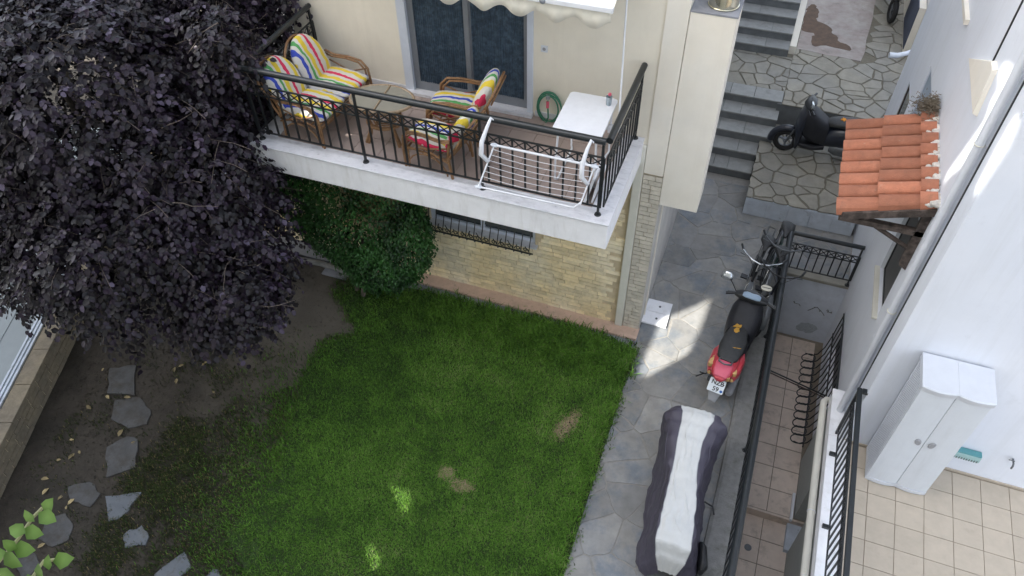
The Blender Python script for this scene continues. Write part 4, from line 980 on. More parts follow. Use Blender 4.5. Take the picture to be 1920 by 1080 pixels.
for P in (A, B, D_): obj('corner_cap', WB(DO).sphere(P, .030, 10, 6, sc=(1.5, 1, .6)), 'whiteplastic', dk)
for i in range(7):
    t = .10+.13*i; P0 = mixv(A, D_, t); P1 = mixv(B, C_, min(.97, t+.02)); n = 12
    obj('line', WB(DO).tube([mixv(P0, P1, q/n)-Vector((0, 0, .03*math.sin(math.pi*q/n))) for q in range(n+1)], .0032, 4), 'whitemetal', dk)
for (tx, tz, foot) in ((W(921, 222, z=4.375), None, mixv(A, D_, .35)), (W(1109, 264, z=4.375), None, mixv(B, C_, .38))):
    P = [tx+Vector((.015, .02, -.03)), tx+Vector((0, -.005, .01)), tx+Vector((-.02, -.06, -.06)), mixv(tx, foot, .45)+Vector((-.05, -.10, 0)), mixv(tx, foot, .75)+Vector((-.05, -.10, 0)), foot+Vector((-.005, -.02, 0)), foot+Vector((0, 0, -.01))]
    obj('hook_arm', WB(DO).tube(P, [.010, .014, .018, .024, .026, .022, .014], 8), 'whitemetal', dk)

# =====================================================================================================
# vehicles
# =====================================================================================================
def wheel(t, y, r, tr_, x=0., rimm='metal_grey', spokes=0, lean=None):
    ty = obj('wheel', MB().torus((x, y, r), (1, 0, 0), r-tr_, tr_, 30, 8), 'tyre', t)
    rm = MB().torus((x, y, r), (1, 0, 0), r-2*tr_+.003, .012 if not spokes else .008, 28, 6)
    if spokes:
        for k in range(spokes): a = 2*math.pi*k/spokes; rm.tube([(x+.02*(-1)**k, y, r), (x, y+(r-2*tr_)*math.cos(a), r+(r-2*tr_)*math.sin(a))], .0022, 3)
        rm.cyl((x-.03, y, r), (x+.03, y, r), .018, n=8)
    else:
        for k in range(3): a = 2*math.pi*k/3+.4; rm.tube([(x, y, r), (x, y+(r-2*tr_)*math.cos(a), r+(r-2*tr_)*math.sin(a))], .022, 6)
        rm.cyl((x-.04, y, r), (x+.04, y, r), .04, n=12)
    obj('rim', rm, rimm, ty); return ty
def scooter(t, body, tail, panel, tear, plate=None, rimm='metal_grey'):
    """faces +Y in its own frame, ground at z=0"""
    wheel(t, .62, .215, .048, 0, rimm); wheel(t, -.52, .215, .052, 0, rimm)
    # rear body, floor, front shield, steering head
    obj('body', MB().sell([(-.80, 0, .60, .05, .03), (-.76, 0, .60, .10, .07), (-.62, 0, .57, .165, .13), (-.40, 0, .52, .19, .19), (-.15, 0, .48, .185, .20), (.0, 0, .44, .17, .18), (.06, 0, .40, .15, .14)], n=20), body, t)
    obj('tail_panel', MB().sell([(-.86, 0, .615, .05, .025), (-.80, 0, .64, .12, .055), (-.68, 0, .67, .16, .065), (-.52, 0, .67, .165, .06), (-.46, 0, .66, .15, .04)], n=20), tail, t)
    obj('floorboard', MB().sell([(-.02, 0, .27, .15, .05), (.15, 0, .25, .19, .045), (.36, 0, .26, .18, .05), (.46, 0, .30, .14, .06)], n=16, e=5), 'darkcloth', t)
    obj('apron', MB().sell([(.00, 0, .52, .17, .20), (.10, 0, .55, .205, .24), (.22, 0, .60, .22, .28), (.32, 0, .66, .215, .29), (.40, 0, .70, .18, .26)], n=20, e=3.2), 'darkcloth', t)
    sd_ = obj('leg_shield', MB().sell([(.20, 0, .44, .20, .035), (.35, 0, .43, .235, .06), (.55, 0, .45, .225, .075), (.78, 0, .43, .19, .08), (.92, 0, .40, .15, .07), (.98, 0, .38, .11, .05)], axis='z', n=20), body, t)
    obj('fender', MB().tube([(0, .62+.245*math.cos(a), .215+.245*math.sin(a)) for a in np.linspace(-.1, 2.6, 12)], .062, 8), body, t)
    for s in (-1, 1): obj('fork', MB().tube([(s*.075, .62, .215), (s*.07, .52, .50)], .016, 6), 'metal_grey', t)
    hd = obj('headset', MB().sell([(-.22, .36, 1.0, .035, .03), (-.15, .37, 1.0, .07, .05), (0, .39, 1.0, .10, .065), (.15, .37, 1.0, .07, .05), (.22, .36, 1.0, .035, .03)], axis='x', n=16), 'blackplastic', t)
    obj('dashboard', MB().sell([(-.12, .345, 1.045, .035, .012), (-.08, .345, 1.05, .055, .018), (.08, .345, 1.05, .055, .018), (.12, .345, 1.045, .035, .012)], axis='x', n=14), panel, hd)
    for s in (-1, 1):
        hb = obj('handlebar', MB().tube([(s*.15, .37, 1.0), (s*.24, .35, 1.0), (s*.34, .31, .99)], [.018, .019, .021], 8), 'blackplastic', t)
        obj('brake_lever', MB().tube([(s*.20, .40, .99), (s*.33, .37, .98)], .007, 5), 'metal_grey', hb)
    mr = obj('mirror_arm', MB().tube([(-.22, .37, 1.02), (-.30, .40, 1.12), (-.36, .40, 1.20)], .007, 6), 'blackplastic', t)
    obj('mirror', MB().sell([(-.03, -.39, 1.20, .05, .03), (-.01, -.39, 1.21, .085, .055), (.02, -.39, 1.225, .082, .058)], n=14), 'mirror', mr).location = (0, .39, 0)
    st = obj('seat', MB().sell([(-.62, 0, .735, .08, .02), (-.56, 0, .735, .135, .045), (-.38, 0, .745, .165, .06), (-.18, 0, .735, .155, .06), (-.02, 0, .715, .12, .055), (.06, 0, .70, .07, .03)], n=20), 'seat', t)
    obj('seat_seam', MB().tube([(.15*math.cos(a)*.85, -.27+.30*math.sin(a), .735) for a in np.linspace(0, 6.283, 25)[:-1]], .004, 4, closed=True), 'blackplastic', st)
    def tearp(cx, cy, z, sx, sy, seed, m, ang=0.):
        r_ = random.Random(seed); P = []
        for a in np.linspace(0, 6.283, 17)[:-1]:
            k = r_.uniform(.55, 1.15); x, y = sx*k*math.cos(a), sy*k*math.sin(a); P.append((cx+x*math.cos(ang)-y*math.sin(ang), cy+x*math.sin(ang)+y*math.cos(ang)))
        return MB().prism(P, z-.03, z, bevel=.006)
    for i, q in enumerate(tear): obj('torn_patch', tearp(*q[:5], 40+i, q[5], q[6] if len(q) > 6 else 0.), q[5], st)
    gr = obj('grab_rail', MB().tube([(-.085, -.60, .74), (-.08, -.68, .77), (0, -.71, .775), (.08, -.68, .77), (.085, -.60, .74)], .011, 6), 'metal_grey', t)
    obj('rear_mudguard', MB().sell([(-.98, 0, .30, .05, .012), (-.92, 0, .36, .075, .02), (-.84, 0, .46, .085, .03), (-.76, 0, .56, .08, .04)], n=12, e=4), 'greyplastic' if plate else 'blackplastic', t)
    obj('exhaust', MB().sell([(-.72, .16, .22, .035, .035), (-.68, .16, .22, .055, .055), (-.38, .16, .22, .055, .055), (-.33, .15, .22, .03, .03)], n=12), 'greyplastic', t)
    obj('engine_case', MB().sell([(-.60, -.13, .24, .04, .06), (-.50, -.13, .24, .055, .09), (-.20, -.12, .25, .05, .09), (-.10, -.11, .26, .03, .05)], n=12), 'metal_grey', t)
    for s in (-1, 1): obj('indicator', MB().sphere((s*.15, -.77, .585), .025, 8, 6), 'tan', t)
    if plate:
        pl = obj('licence_plate', MB().prism(rrect(.105, .09, .012), 0, .004, bevel=.001), 'plate', t)
        pl.location = (0, -.87, .50); pl.rotation_euler = (R(38), 0, 0)
        for txt, x, y, sz in plate:
            cu = bpy.data.curves.new('lettering', 'FONT'); cu.body = txt; cu.size = sz; cu.extrude = .001; cu.offset = .0015; cu.align_x = 'LEFT'
            o_ = bpy.data.objects.new('tmp', cu); COL.objects.link(o_)
            me = bpy.data.meshes.new_from_object(o_); bpy.data.objects.remove(o_); me.materials.clear(); me.materials.append(M['ink'])
            q = obj('lettering', me, None, pl); q.location = (x, y, .0055)
        obj('badge', MB().cyl((.078, -.055, .004), (.078, -.055, .0055), .019), 'blue', pl)
        obj('badge', MB().cyl((.085, .035, .004), (.085, .035, .0055), .008), 'ink', pl)
    return t
sc1 = thing('motor_scooter', 'worn black and red motor scooter with torn seat and a white number plate', 'scooter', (.485, 7.31, .012), R(-8))
scooter(sc1, 'darkcloth', 'redpaint', 'dash', [(-.035, .0, .785, .06, .035, 'foam', .5), (-.02, -.09, .795, .045, .05, 'foam'), (.06, -.40, .802, .07, .012, 'foam', .35)],
        plate=[('NZB', -.078, .012, .082), ('59', -.04, -.072, .082)])
q_ = obj('side_fairing', MB().sell([(-.74, -.13, .56, .05, .05), (-.62, -.15, .56, .07, .10), (-.40, -.165, .54, .06, .13), (-.25, -.16, .53, .02, .06)], n=14), 'redpaint', sc1)
q_ = obj('side_fairing', MB().sell([(-.74, .13, .56, .05, .05), (-.62, .15, .56, .07, .10), (-.40, .165, .54, .06, .13), (-.25, .16, .53, .02, .06)], n=14), 'redpaint', sc1)
obj('pink_panel', MB().sell([(-.84, 0, .655, .08, .02), (-.78, 0, .68, .11, .03), (-.66, 0, .715, .115, .03), (-.60, 0, .72, .09, .015)], n=14, e=4), 'pinkpaint', sc1)
r_ = random.Random(2)
for (x, y, z, sx, sy) in ((-.15, -.66, .700, .055, .075), (-.14, -.55, .665, .04, .05), (.15, -.70, .690, .035, .05), (.10, -.80, .66, .03, .025)):
    obj('peeling_patch', MB().prism([(x+sx*r_.uniform(.6, 1.2)*math.cos(a), y+sy*r_.uniform(.6, 1.2)*math.sin(a)) for a in np.linspace(0, 6.283, 13)[:-1]], z-.06, z, bevel=.005), 'tan', sc1)
obj('stand', MB().tube([(-.12, -.40, .25), (-.22, -.48, .16), (-.30, -.50, .18)], .010, 5).tube([(-.24, -.48, .16), (-.33, -.56, .13)], .010, 5), 'blackplastic', sc1)

sc2 = thing('motor_scooter', 'black motor scooter with an orange patch on its seat, on the raised platform', 'scooter', (1.19, 12.06, .394), R(92))
scooter(sc2, 'navy', 'navy', 'blackplastic', [(.0, -.20, .805, .055, .045, 'orange')], None, 'alu')
obj('badge_strip', MB().box(.185, .19, -.52, -.40, .60, .615).box(.182, .19, -.42, -.30, .54, .55), 'chrome', sc2)
obj('chrome_trim', MB().tube([(.165, -.55, .70), (.17, -.44, .715)], .010, 6), 'chrome', sc2)
obj('rear_box_rack', MB().tube([(-.08, -.62, .76), (-.06, -.90, .80), (.06, -.90, .80), (.08, -.62, .76)], .014, 6), 'blackplastic', sc2)

# dark moped partly visible at the top right
mp2 = thing('parked_moped', 'dark moped standing by the yellow wall of the upper yard', 'moped', (1.98, 17.0, .836), R(10))
wheel(mp2, -.55, .25, .05); wheel(mp2, .55, .25, .05)
obj('body', MB().sell([(-.7, 0, .62, .05, .03), (-.5, 0, .55, .13, .14), (-.1, 0, .50, .15, .18), (.3, 0, .45, .10, .12), (.5, 0, .7, .10, .12)], n=16), 'blackplastic', mp2)
obj('seat', MB().sell([(-.6, 0, .76, .08, .03), (-.4, 0, .77, .13, .05), (0, 0, .75, .10, .04)], n=14), 'seat', mp2)
obj('handlebar', MB().tube([(-.30, .40, 1.0), (0, .48, .98), (.30, .40, 1.0)], .016, 6).tube([(0, .48, .98), (0, .55, .25)], .03, 6), 'blackplastic', mp2)

# bicycles leaning against the railing
def bicycle(t, frame, saddle_m, bar_m, lamp=None, rack=False):
    r = .33
    wheel(t, .52, r, .019, 0, 'alu', 20); wheel(t, -.52, r, .019, 0, 'alu', 20)
    bb = (0, -.08, .29); st = (0, -.22, .72); hd0 = (0, .36, .62); hd1 = (0, .33, .82)
    obj('frame', MB().tube([bb, st, (0, -.24, .82)], .015, 6).tube([st, hd1], .014, 6).tube([bb, hd0], .017, 6).tube([hd0, hd1], .019, 6).tube([(.03, -.52, r), (.03, -.08, .29)], .009, 5).tube([(-.03, -.52, r), (-.03, -.08, .29)], .009, 5).tube([(.03, -.52, r), (0, -.21, .68)], .008, 5).tube([(-.03, -.52, r), (0, -.21, .68)], .008, 5), frame, t)
    obj('fork', MB().tube([hd0, (.045, .40, .58), (.045, .52, r)], .011, 6).tube([hd0, (-.045, .40, .58), (-.045, .52, r)], .011, 6), 'chrome', t)
    obj('front_fender', MB().loft([[(dx, .52+(r+.022-abs(dx)*.25)*math.cos(a), r+(r+.022-abs(dx)*.25)*math.sin(a)) for dx in (-.032, -.016, .016, .032)] for a in np.linspace(.2, 2.5, 14)], 0, True, False, False), 'metal_grey', t)
    obj('rear_fender', MB().loft([[(dx, -.52+(r+.022-abs(dx)*.25)*math.cos(a), r+(r+.022-abs(dx)*.25)*math.sin(a)) for dx in (-.032, -.016, .016, .032)] for a in np.linspace(.6, 3.3, 14)], 0, True, False, False), 'metal_grey', t)
    obj('saddle', MB().sell([(-.40, 0, .90, .05, .02), (-.36, 0, .90, .105, .035), (-.26, 0, .90, .105, .035), (-.16, 0, .895, .045, .025), (-.05, 0, .89, .02, .015)], n=14), saddle_m, t)
    hb = obj('handlebar', MB().tube([(-.30, .16, 1.0), (-.24, .24, 1.01), (-.12, .32, 1.0), (0, .34, .99), (.12, .32, 1.0), (.24, .24, 1.01), (.30, .16, 1.0)], .011, 7).tube([(0, .34, .99), (0, .33, .80)], .013, 6), bar_m, t)
    for s in (-1, 1): obj('grip', MB().tube([(s*.285, .18, 1.003), (s*.325, .08, .995)], .017, 7), 'blackplastic', hb); obj('brake_lever', MB().tube([(s*.22, .28, 1.0), (s*.30, .24, .98)], .006, 5), 'metal_grey', hb)
    obj('chainring', MB().torus((.05, -.08, .29), (1, 0, 0), .09, .006, 20, 5), 'metal_grey', t)
    for s, a in ((1, .6), (-1, .6+math.pi)):
        e_ = Vector((s*.07, -.08+.165*math.cos(a), .29+.165*math.sin(a))); cr_ = obj('crank', MB().tube([(s*.06, -.08, .29), e_], .010, 5), 'alu', t)
        obj('pedal', MB().box(e_.x-.0 if s > 0 else e_.x-.10, e_.x+.10 if s > 0 else e_.x, e_.y-.04, e_.y+.04, e_.z-.012, e_.z+.012), 'blackplastic', cr_)
    obj('chain', MB().tube([(.05, -.08, .38), (.05, -.52, .36), (.05, -.55, .33), (.05, -.52, .29), (.05, -.08, .20)], .006, 4), 'blackplastic', t)
    obj('cable', MB().tube([(.2, .28, 1.01), (.12, .42, 1.05), (.03, .40, .90), (.02, .36, .75)], .004, 4).tube([(-.2, .28, 1.01), (-.10, .44, 1.08), (-.02, .40, .92), (-.02, .36, .75)], .004, 4), 'blackplastic', t)
    if lamp: obj('headlamp', MB().sphere((0, .44, .88), .05, 12, 8, sc=(1, 1.1, 1)), lamp, t)
    if rack:
        obj('rack', MB().tube([(-.05, -.35, .72), (-.06, -.80, .72), (.06, -.80, .72), (.05, -.35, .72)], .008, 5).tube([(.05, -.75, .72), (.04, -.52, .33)], .006, 4).tube([(-.05, -.75, .72), (-.04, -.52, .33)], .006, 4), 'metal_grey', t)
    return t
b1 = thing('bicycle', 'black bicycle with a curved chrome handlebar nearest the flagstones', 'bicycle', (.50, 8.72, .012), R(180-4)); bicycle(b1, 'blackplastic', 'seat', 'chrome', rack=True); b1.rotation_euler = (0, R(-5), R(174))
b2 = thing('bicycle', 'dark bicycle leaning on the railing with straight black grips', 'bicycle', (.70, 8.55, .012), R(180)); bicycle(b2, 'navy', 'seat', 'blackplastic'); b2.rotation_euler = (0, R(-9), R(182))
b3 = thing('bicycle', 'old dark green bicycle at the far end of the bicycle row', 'bicycle', (.72, 9.12, .012), R(180)); bicycle(b3, mat('dark_green_paint', (.02, .05, .045), .4, .1, 5), 'seat', 'metal_grey'); b3.rotation_euler = (0, R(-7), R(176))
pm = W(1437, 541, z=1.0)
rm = thing('bicycle_mirror', 'oval pale handlebar mirror of the bicycle row', 'mirror', (pm.x, pm.y, 1.0), 0)
obj('mirror_glass', MB().sell([(-.012, 0, 0, .05, .035), (0, 0, 0, .075, .055), (.012, 0, 0, .072, .052)], axis='z', n=18), mat('cream_mirror', (.50, .48, .40), .4, .05, 5), rm)
obj('mirror_line', MB().box(-.06, .06, -.004, .004, .012, .016), 'blackplastic', rm); obj('mirror_stem', MB().tube([(0, 0, -.01), (.02, .10, -.08), (.02, .30, -.10)], .006, 5), 'blackplastic', rm)

# covered motorcycle: the cloth cover, and the wheel and side stand that peep out
mc = thing('covered_motorcycle', 'motorcycle almost hidden under a cloth cover, wheel and pedal showing', 'motorcycle', (.30, 4.75, .012), R(5))
wheel(mc, -.40, .27, .06); wheel(mc, .66, .27, .055)
obj('body', MB().sell([(-.55, 0, .50, .06, .05), (-.45, 0, .50, .10, .08), (0, 0, .58, .14, .14), (.35, 0, .62, .13, .14), (.55, 0, .62, .08, .1)], n=14), 'blackplastic', mc)
obj('pannier', MB().sell([(-.74, .29, .22, .03, .07), (-.68, .30, .22, .06, .11), (-.48, .28, .24, .05, .12), (-.42, .26, .24, .03, .08)], n=14), 'blackplastic', mc)
obj('handlebar', MB().tube([(-.24, .62, .86), (0, .66, .84), (.24, .62, .86)], .015, 6), 'blackplastic', mc)
obj('pedal', MB().tube([(.24, .10, .30), (.34, .06, .30), (.37, -.02, .26)], .012, 6), 'blackplastic', mc)
cv = thing('motorcycle_cover', 'two tone motorcycle cover, silver down the middle and dark purple grey sides', 'cover', (.22, 4.85, 0)); CV = cv.location
# sections: y, centre x, ridge z, shoulder half width, hem half width, hem z, stripe half width
SEC = [(3.86, .30, .30, .08, .20, .05, .10), (3.91, .29, .58, .15, .28, .05, .16), (4.00, .28, .76, .20, .32, .05, .19), (4.14, .27, .81, .21, .33, .05, .185), (4.40, .255, .80, .20, .32, .05, .17), (4.75, .225, .82, .20, .31, .06, .145), (5.00, .20, .89, .22, .31, .08, .13),
       (5.25, .195, .95, .27, .32, .12, .135), (5.42, .20, .99, .33, .30, .20, .15), (5.55, .21, 1.02, .38, .29, .25, .18), (5.64, .20, .99, .31, .27, .26, .20), (5.74, .18, .86, .20, .22, .24, .20), (5.82, .25, .55, .14, .20, .20, .13), (5.85, .26, .30, .12, .17, .15, .11)]
def seci(y):
    for a, c in zip(SEC, SEC[1:]):
        if a[0] <= y <= c[0]:
            t = (y-a[0])/(c[0]-a[0]); t2 = t*t*(3-2*t); return [y]+[a[i]*(1-t2)+c[i]*t2 for i in range(1, 7)]
    return list(SEC[-1])
from mathutils import noise
def cover_pt(y, u):
    """u in -1..1 across: hem - shoulder - ridge - shoulder - hem"""
    _, cx, zr, sh, hm, hz, sw = seci(y); a = abs(u); s = math.copysign(1, u)
    if a < .36: k = a/.36; x = sw*k; z = zr-.018*k*k
    elif a < .62: k = (a-.36)/.26; x = sw+(sh-sw)*math.sin(k*math.pi/2); z = zr-.018-(.16*zr)*(1-math.cos(k*math.pi/2))
    else: k = (a-.62)/.38; x = sh+(hm-sh)*k**1.3+.02*math.sin(k*math.pi); z = (zr-.018-.16*zr)*(1-k)+hz*k
    amp = .012+.034*max(0, a-.35)
    rd = 1-abs(noise.noise(Vector((u*3.5+y*1.6, y*3.2-u*2.5, 5))))*2.2; rd2 = 1-abs(noise.noise(Vector((u*6-y*3, y*5+u*4, 9))))*2.4
    nz = rd*.55+rd2*.35+noise.noise(Vector((u*2.2, y*2.2, 3)))*.8+noise.noise(Vector((u*7+y*2.5, y*9-u*6, 1)))*.5+.35*math.sin(y*21+u*5+3*noise.noise(Vector((y*1.5, u*2, 7))))*max(0, a-.3)
    x += amp*nz*1.1; z += amp*nz*(1.0 if a < .6 else .3)
    return (cx+s*x, y+.012*nz, max(z, .02))
ny_, nu_ = 120, 28
def cover_strip(u0, u1, lift=0.):
    m = WB(CV); vv = []
    for j in range(ny_+1):
        y = 3.86+(5.85-3.86)*j/ny_
        for i in range(nu_+1):
            p = cover_pt(y, u0+(u1-u0)*i/nu_); vv.append(p)
    m.add(vv, [(j*(nu_+1)+i, j*(nu_+1)+i+1, (j+1)*(nu_+1)+i+1, (j+1)*(nu_+1)+i) for j in range(ny_) for i in range(nu_)], 0, True); return m
obj('silver_panel', cover_strip(-.36, .36), 'cover_s', cv)
obj('side_panel', cover_strip(-1, -.36), 'cover_d', cv); obj('side_panel', cover_strip(.36, 1), 'cover_d', cv)
for s_ in (-1, 1): obj('seam', WB(CV).tube([tuple(Vector(cover_pt(y, s_*.36))+Vector((0, 0, .002))) for y in np.linspace(3.9, 5.8, 90)], .0035, 4), 'greyplastic', cv)
for k_, (y0_, y1_, u0_, u1_) in enumerate(((5.5, 4.9, -.30, .05), (5.4, 4.7, -.05, .28), (4.95, 4.35, -.33, .0), (4.75, 4.2, .0, .30), (5.55, 4.8, .45, .62), (5.1, 4.3, .5, .75), (5.5, 4.7, -.48, -.7), (4.9, 4.1, -.55, -.8), (4.4, 4.05, -.2, .2))):
    P_ = []
    for t_ in np.linspace(0, 1, 16):
        q = Vector(cover_pt(y0_+(y1_-y0_)*t_, u0_+(u1_-u0_)*t_+.03*math.sin(t_*5+k_))); P_.append(q-Vector((0, 0, .004)))
    obj('fold', WB(CV).tube(P_, [.002+.009*math.sin(math.pi*i_/15) for i_ in range(16)], 6), 'cover_s' if max(abs(u0_), abs(u1_)) < .36 else 'cover_d', cv)
obj('hem', WB(CV).tube([cover_pt(y, -1) for y in np.linspace(3.87, 5.84, 50)], .010, 5).tube([cover_pt(y, 1) for y in np.linspace(3.87, 5.84, 50)], .010, 5), 'cover_d', cv)

# hatch beside the house
ht = thing('inspection_cover', 'two white marble inspection slabs on the path beside the house corner', 'hatch', (-.69, 7.86, .012))
for (y0, y1) in ((-.245, -.003), (.003, .245)):
    s_ = obj('slab', MB().box(-.19, .19, y0, y1, 0, .03), 'slab_white', ht, bevel=.005); obj('lifting_ring', MB().cyl((.02, (y0+y1)/2, .03), (.02, (y0+y1)/2, .036), .018, n=10), 'metal_grey', s_)

# =====================================================================================================
# left boundary wall and the pale sheet beyond
# =====================================================================================================
bwl = thing('boundary_wall', 'weathered sandstone boundary wall at the left edge of the garden', 'wall', (-8.2, 3.2, 0))
dirw = Vector((-.86, -2.24, 0)).normalized()*-1    # towards far end
pA = Vector((-7.30, .90, 0)); dw = Vector((-.338, .0, 0))
far = W(135, 652, z=0); near = W(2, 930, z=0); dv = (near-far).normalized(); side = Vector((-dv.y, dv.x, 0)); side = side if side.x < 0 else -side
e0 = far-dv*5; e1 = near+dv*4
wbm = WB(bwl.location); Hh = .42
wbm.hexa([e0, e1, e1+side*.30, e0+side*.30], [q+Vector((0, 0, Hh)) for q in (e0, e1, e1+side*.30, e0+side*.30)]); obj('wall_body', wbm, 'mortar', bwl)
Lw = (e1-e0).length; rsb = random.Random(8); cntb = 0
for row in range(5):
    s = rsb.uniform(-.2, 0)
    while s < Lw:
        w_ = rsb.uniform(.18, .34); a = e0+dv*max(s, 0); c = e0+dv*min(s+w_-.012, Lw); z0 = row*.083+.004; pr = rsb.uniform(.006, .016)
        if c.y > 1.0 and c.y < 6: o = obj('brick', WB(bwl.location).hexa([a-side*pr, c-side*pr, c+side*.01, a+side*.01], [q+Vector((0, 0, .074)) for q in (a-side*pr, c-side*pr, c+side*.01, a+side*.01)]), 'boundary', bwl); o.location = (0, 0, z0)
        s += w_
s = 0
while s < Lw:
    w_ = .60; a = e0+dv*s; c = e0+dv*min(s+w_-.008, Lw)
    obj('coping_stone', WB(bwl.location).hexa([a-side*.03, c-side*.03, c+side*.20, a+side*.20], [q+Vector((0, 0, .05)) for q in (a-side*.03, c-side*.03, c+side*.20, a+side*.20)]), 'boundary', bwl, bevel=.006).location = (0, 0, Hh); s += w_
sb = thing('shed_roof', 'pale blue flat metal roof with raised edge strips beyond the sandstone wall', 'roof', tuple(far+side*1.5+Vector((0, 0, Hh))))
a, c = e0+side*.24, e1+side*.24
obj('sheet', WB(sb.location).hexa([a, c, c+side*5, a+side*5], [q+Vector((0, 0, Hh+.02)) for q in (a, c, c+side*5, a+side*5)]), 'sheet', sb)
for k_ in (0, .06, .12): obj('edge_strip', WB(sb.location).hexa([a+side*k_, c+side*k_, c+side*(k_+.03), a+side*(k_+.03)], [q+Vector((0, 0, Hh+.045-.006*k_/.06)) for q in (a+side*k_, c+side*k_, c+side*(k_+.03), a+side*(k_+.03))]), 'bluestone', sb)
for k_ in range(1, 16): obj('rib', WB(sb.location).hexa([a+side*(.2+k_*.3), c+side*(.2+k_*.3), c+side*(.212+k_*.3), a+side*(.212+k_*.3)], [q+Vector((0, 0, Hh+.028)) for q in (a+side*(.2+k_*.3), c+side*(.2+k_*.3), c+side*(.212+k_*.3), a+side*(.212+k_*.3))]), 'sheet', sb)

# small things at the top right of the yard
yw = thing('yellow_wall', 'low yellow wall at the right side of the upper yard', 'wall', (2.42, 16.5, .83)); 
obj('wall_body', WB(yw.location).box(2.36, 2.48, 15.3, 20, .80, 1.75), 'cream', yw)
obj('blue_panel', WB(yw.location).box(2.345, 2.358, 15.3, 16.6, .9, 1.75), 'deepblue', yw)
bl = thing('side_annex', 'white and blue annex behind the white building', 'annex', (2.8, 15, .83))
obj('wall', WB(bl.location).box(2.50, 5, 14.9, 22, .8, 2.0), 'slab_white', bl)
pc = [W(1667, 103, z=1.6), W(1682, 104, z=1.6), W(1700, 100, z=1.6), W(1725, 92, z=1.6)]
tag(obj('drain_spout', MB().tube(pc, [.05, .045, .04, .04], 10), 'pipe_w'), 'white drain spout sticking out of the white building at the top right', 'pipe')

# =====================================================================================================
# VEGETATION
# =====================================================================================================
def leaf_cloud(name, centers, normals, dirs, size, tone, m, droop=.3, fold=.18, wid=.36):
    """one leaf per row; six-vertex folded leaf"""
    N = len(centers); c = np.asarray(centers); d = np.asarray(dirs); n = np.asarray(normals)
    d /= np.linalg.norm(d, axis=1)[:, None]; s = np.cross(d, n); s /= np.linalg.norm(s, axis=1)[:, None]+1e-9; n = np.cross(s, d)
    L = np.asarray(size)[:, None]
    pts = []
    base = c; 
    for (a, b_, e) in ((0, 0, 0), (.32, wid, fold*wid), (.72, wid*.82, fold*wid*.6-.05), (1, 0, -.12), (.72, -wid*.82, fold*wid*.6-.05), (.32, -wid, fold*wid)):
        pts.append(base+d*L*a+s*L*b_+n*L*e)
    V = np.stack(pts, 1).reshape(-1, 3)
    return fast_mesh(name, V, 0, 6, [(0, 1, 2, 3), (0, 3, 4, 5)], tone, m)

# purple-leaved tree
tree = thing('purple_leaf_tree', 'large dark purple leaved tree filling the upper left of the garden', 'tree', (-7.3, 5.4, 0)); TO = np.array(tree.location)
BL = [(-7.3,5.7,3.3,1.75,1.8,1.7),(-6.1,5.25,2.9,1.0,1.1,1.3),(-6.75,6.7,3.7,1.1,1.1,1.4),(-6.5,4.35,2.7,1.05,.95,1.0),(-7.9,4.8,3.3,1.1,1.0,1.2),(-8.7,6.2,3.8,1.6,1.6,1.5),(-7.6,7.9,4.2,1.5,1.3,1.5),(-7.1,5.2,4.1,1.2,1.2,1.1),(-5.5,4.7,2.1,.65,.7,.7),(-9.6,5.4,3.3,1.1,1.1,1.1),(-9.3,8.4,4.6,1.8,1.6,1.5),(-6.3,7.6,4.6,.8,.6,.9),(-5.6,5.2,2.4,.7,.6,.8),(-7.4,4.35,2.7,1.0,.8,1.0),(-7.8,6.3,3.9,1.4,1.2,1.4),(-5.95,6.35,3.4,.42,.45,.8),(-7.0,6.6,2.2,1.0,.9,.9),(-8.3,5.3,2.7,1.0,1.0,1.0),(-5.62,6.05,4.45,.28,.30,.45)]
tr_m = WB(tree.location); tr_m.tube([(-7.3, 5.4, -.05), (-7.35, 5.45, .8), (-7.2, 5.5, 1.6), (-7.1, 5.6, 2.4)], [.17, .14, .12, .10], 10)
trunk = obj('trunk', tr_m, 'bark', tree)
for b_ in BL:
    p0 = Vector((-7.15, 5.55, 1.9)); p1 = Vector(b_[:3]); mid_ = p0.lerp(p1, .5)+Vector((rs.uniform(-.15, .15), rs.uniform(-.15, .15), .15))
    obj('limb', WB(tree.location).tube([p0, mid_, p1, p1+Vector((rs.uniform(-.3, .3), rs.uniform(-.3, .3), b_[5]*.6))], [.07, .05, .03, .012], 6), 'bark', trunk)
cen, nor, dr_, sz, tn = [], [], [], [], []
twigs = WB(tree.location)
bl_a = np.array(BL)
def inside(p, k): return (((p-bl_a[:, :3])/(bl_a[:, 3:]*k))**2).sum(1).min() < 1
rnd = np.random.RandomState(5); tot = sum(b_[3]*b_[4]+b_[3]*b_[5]+b_[4]*b_[5] for b_ in BL)
NT = 27000
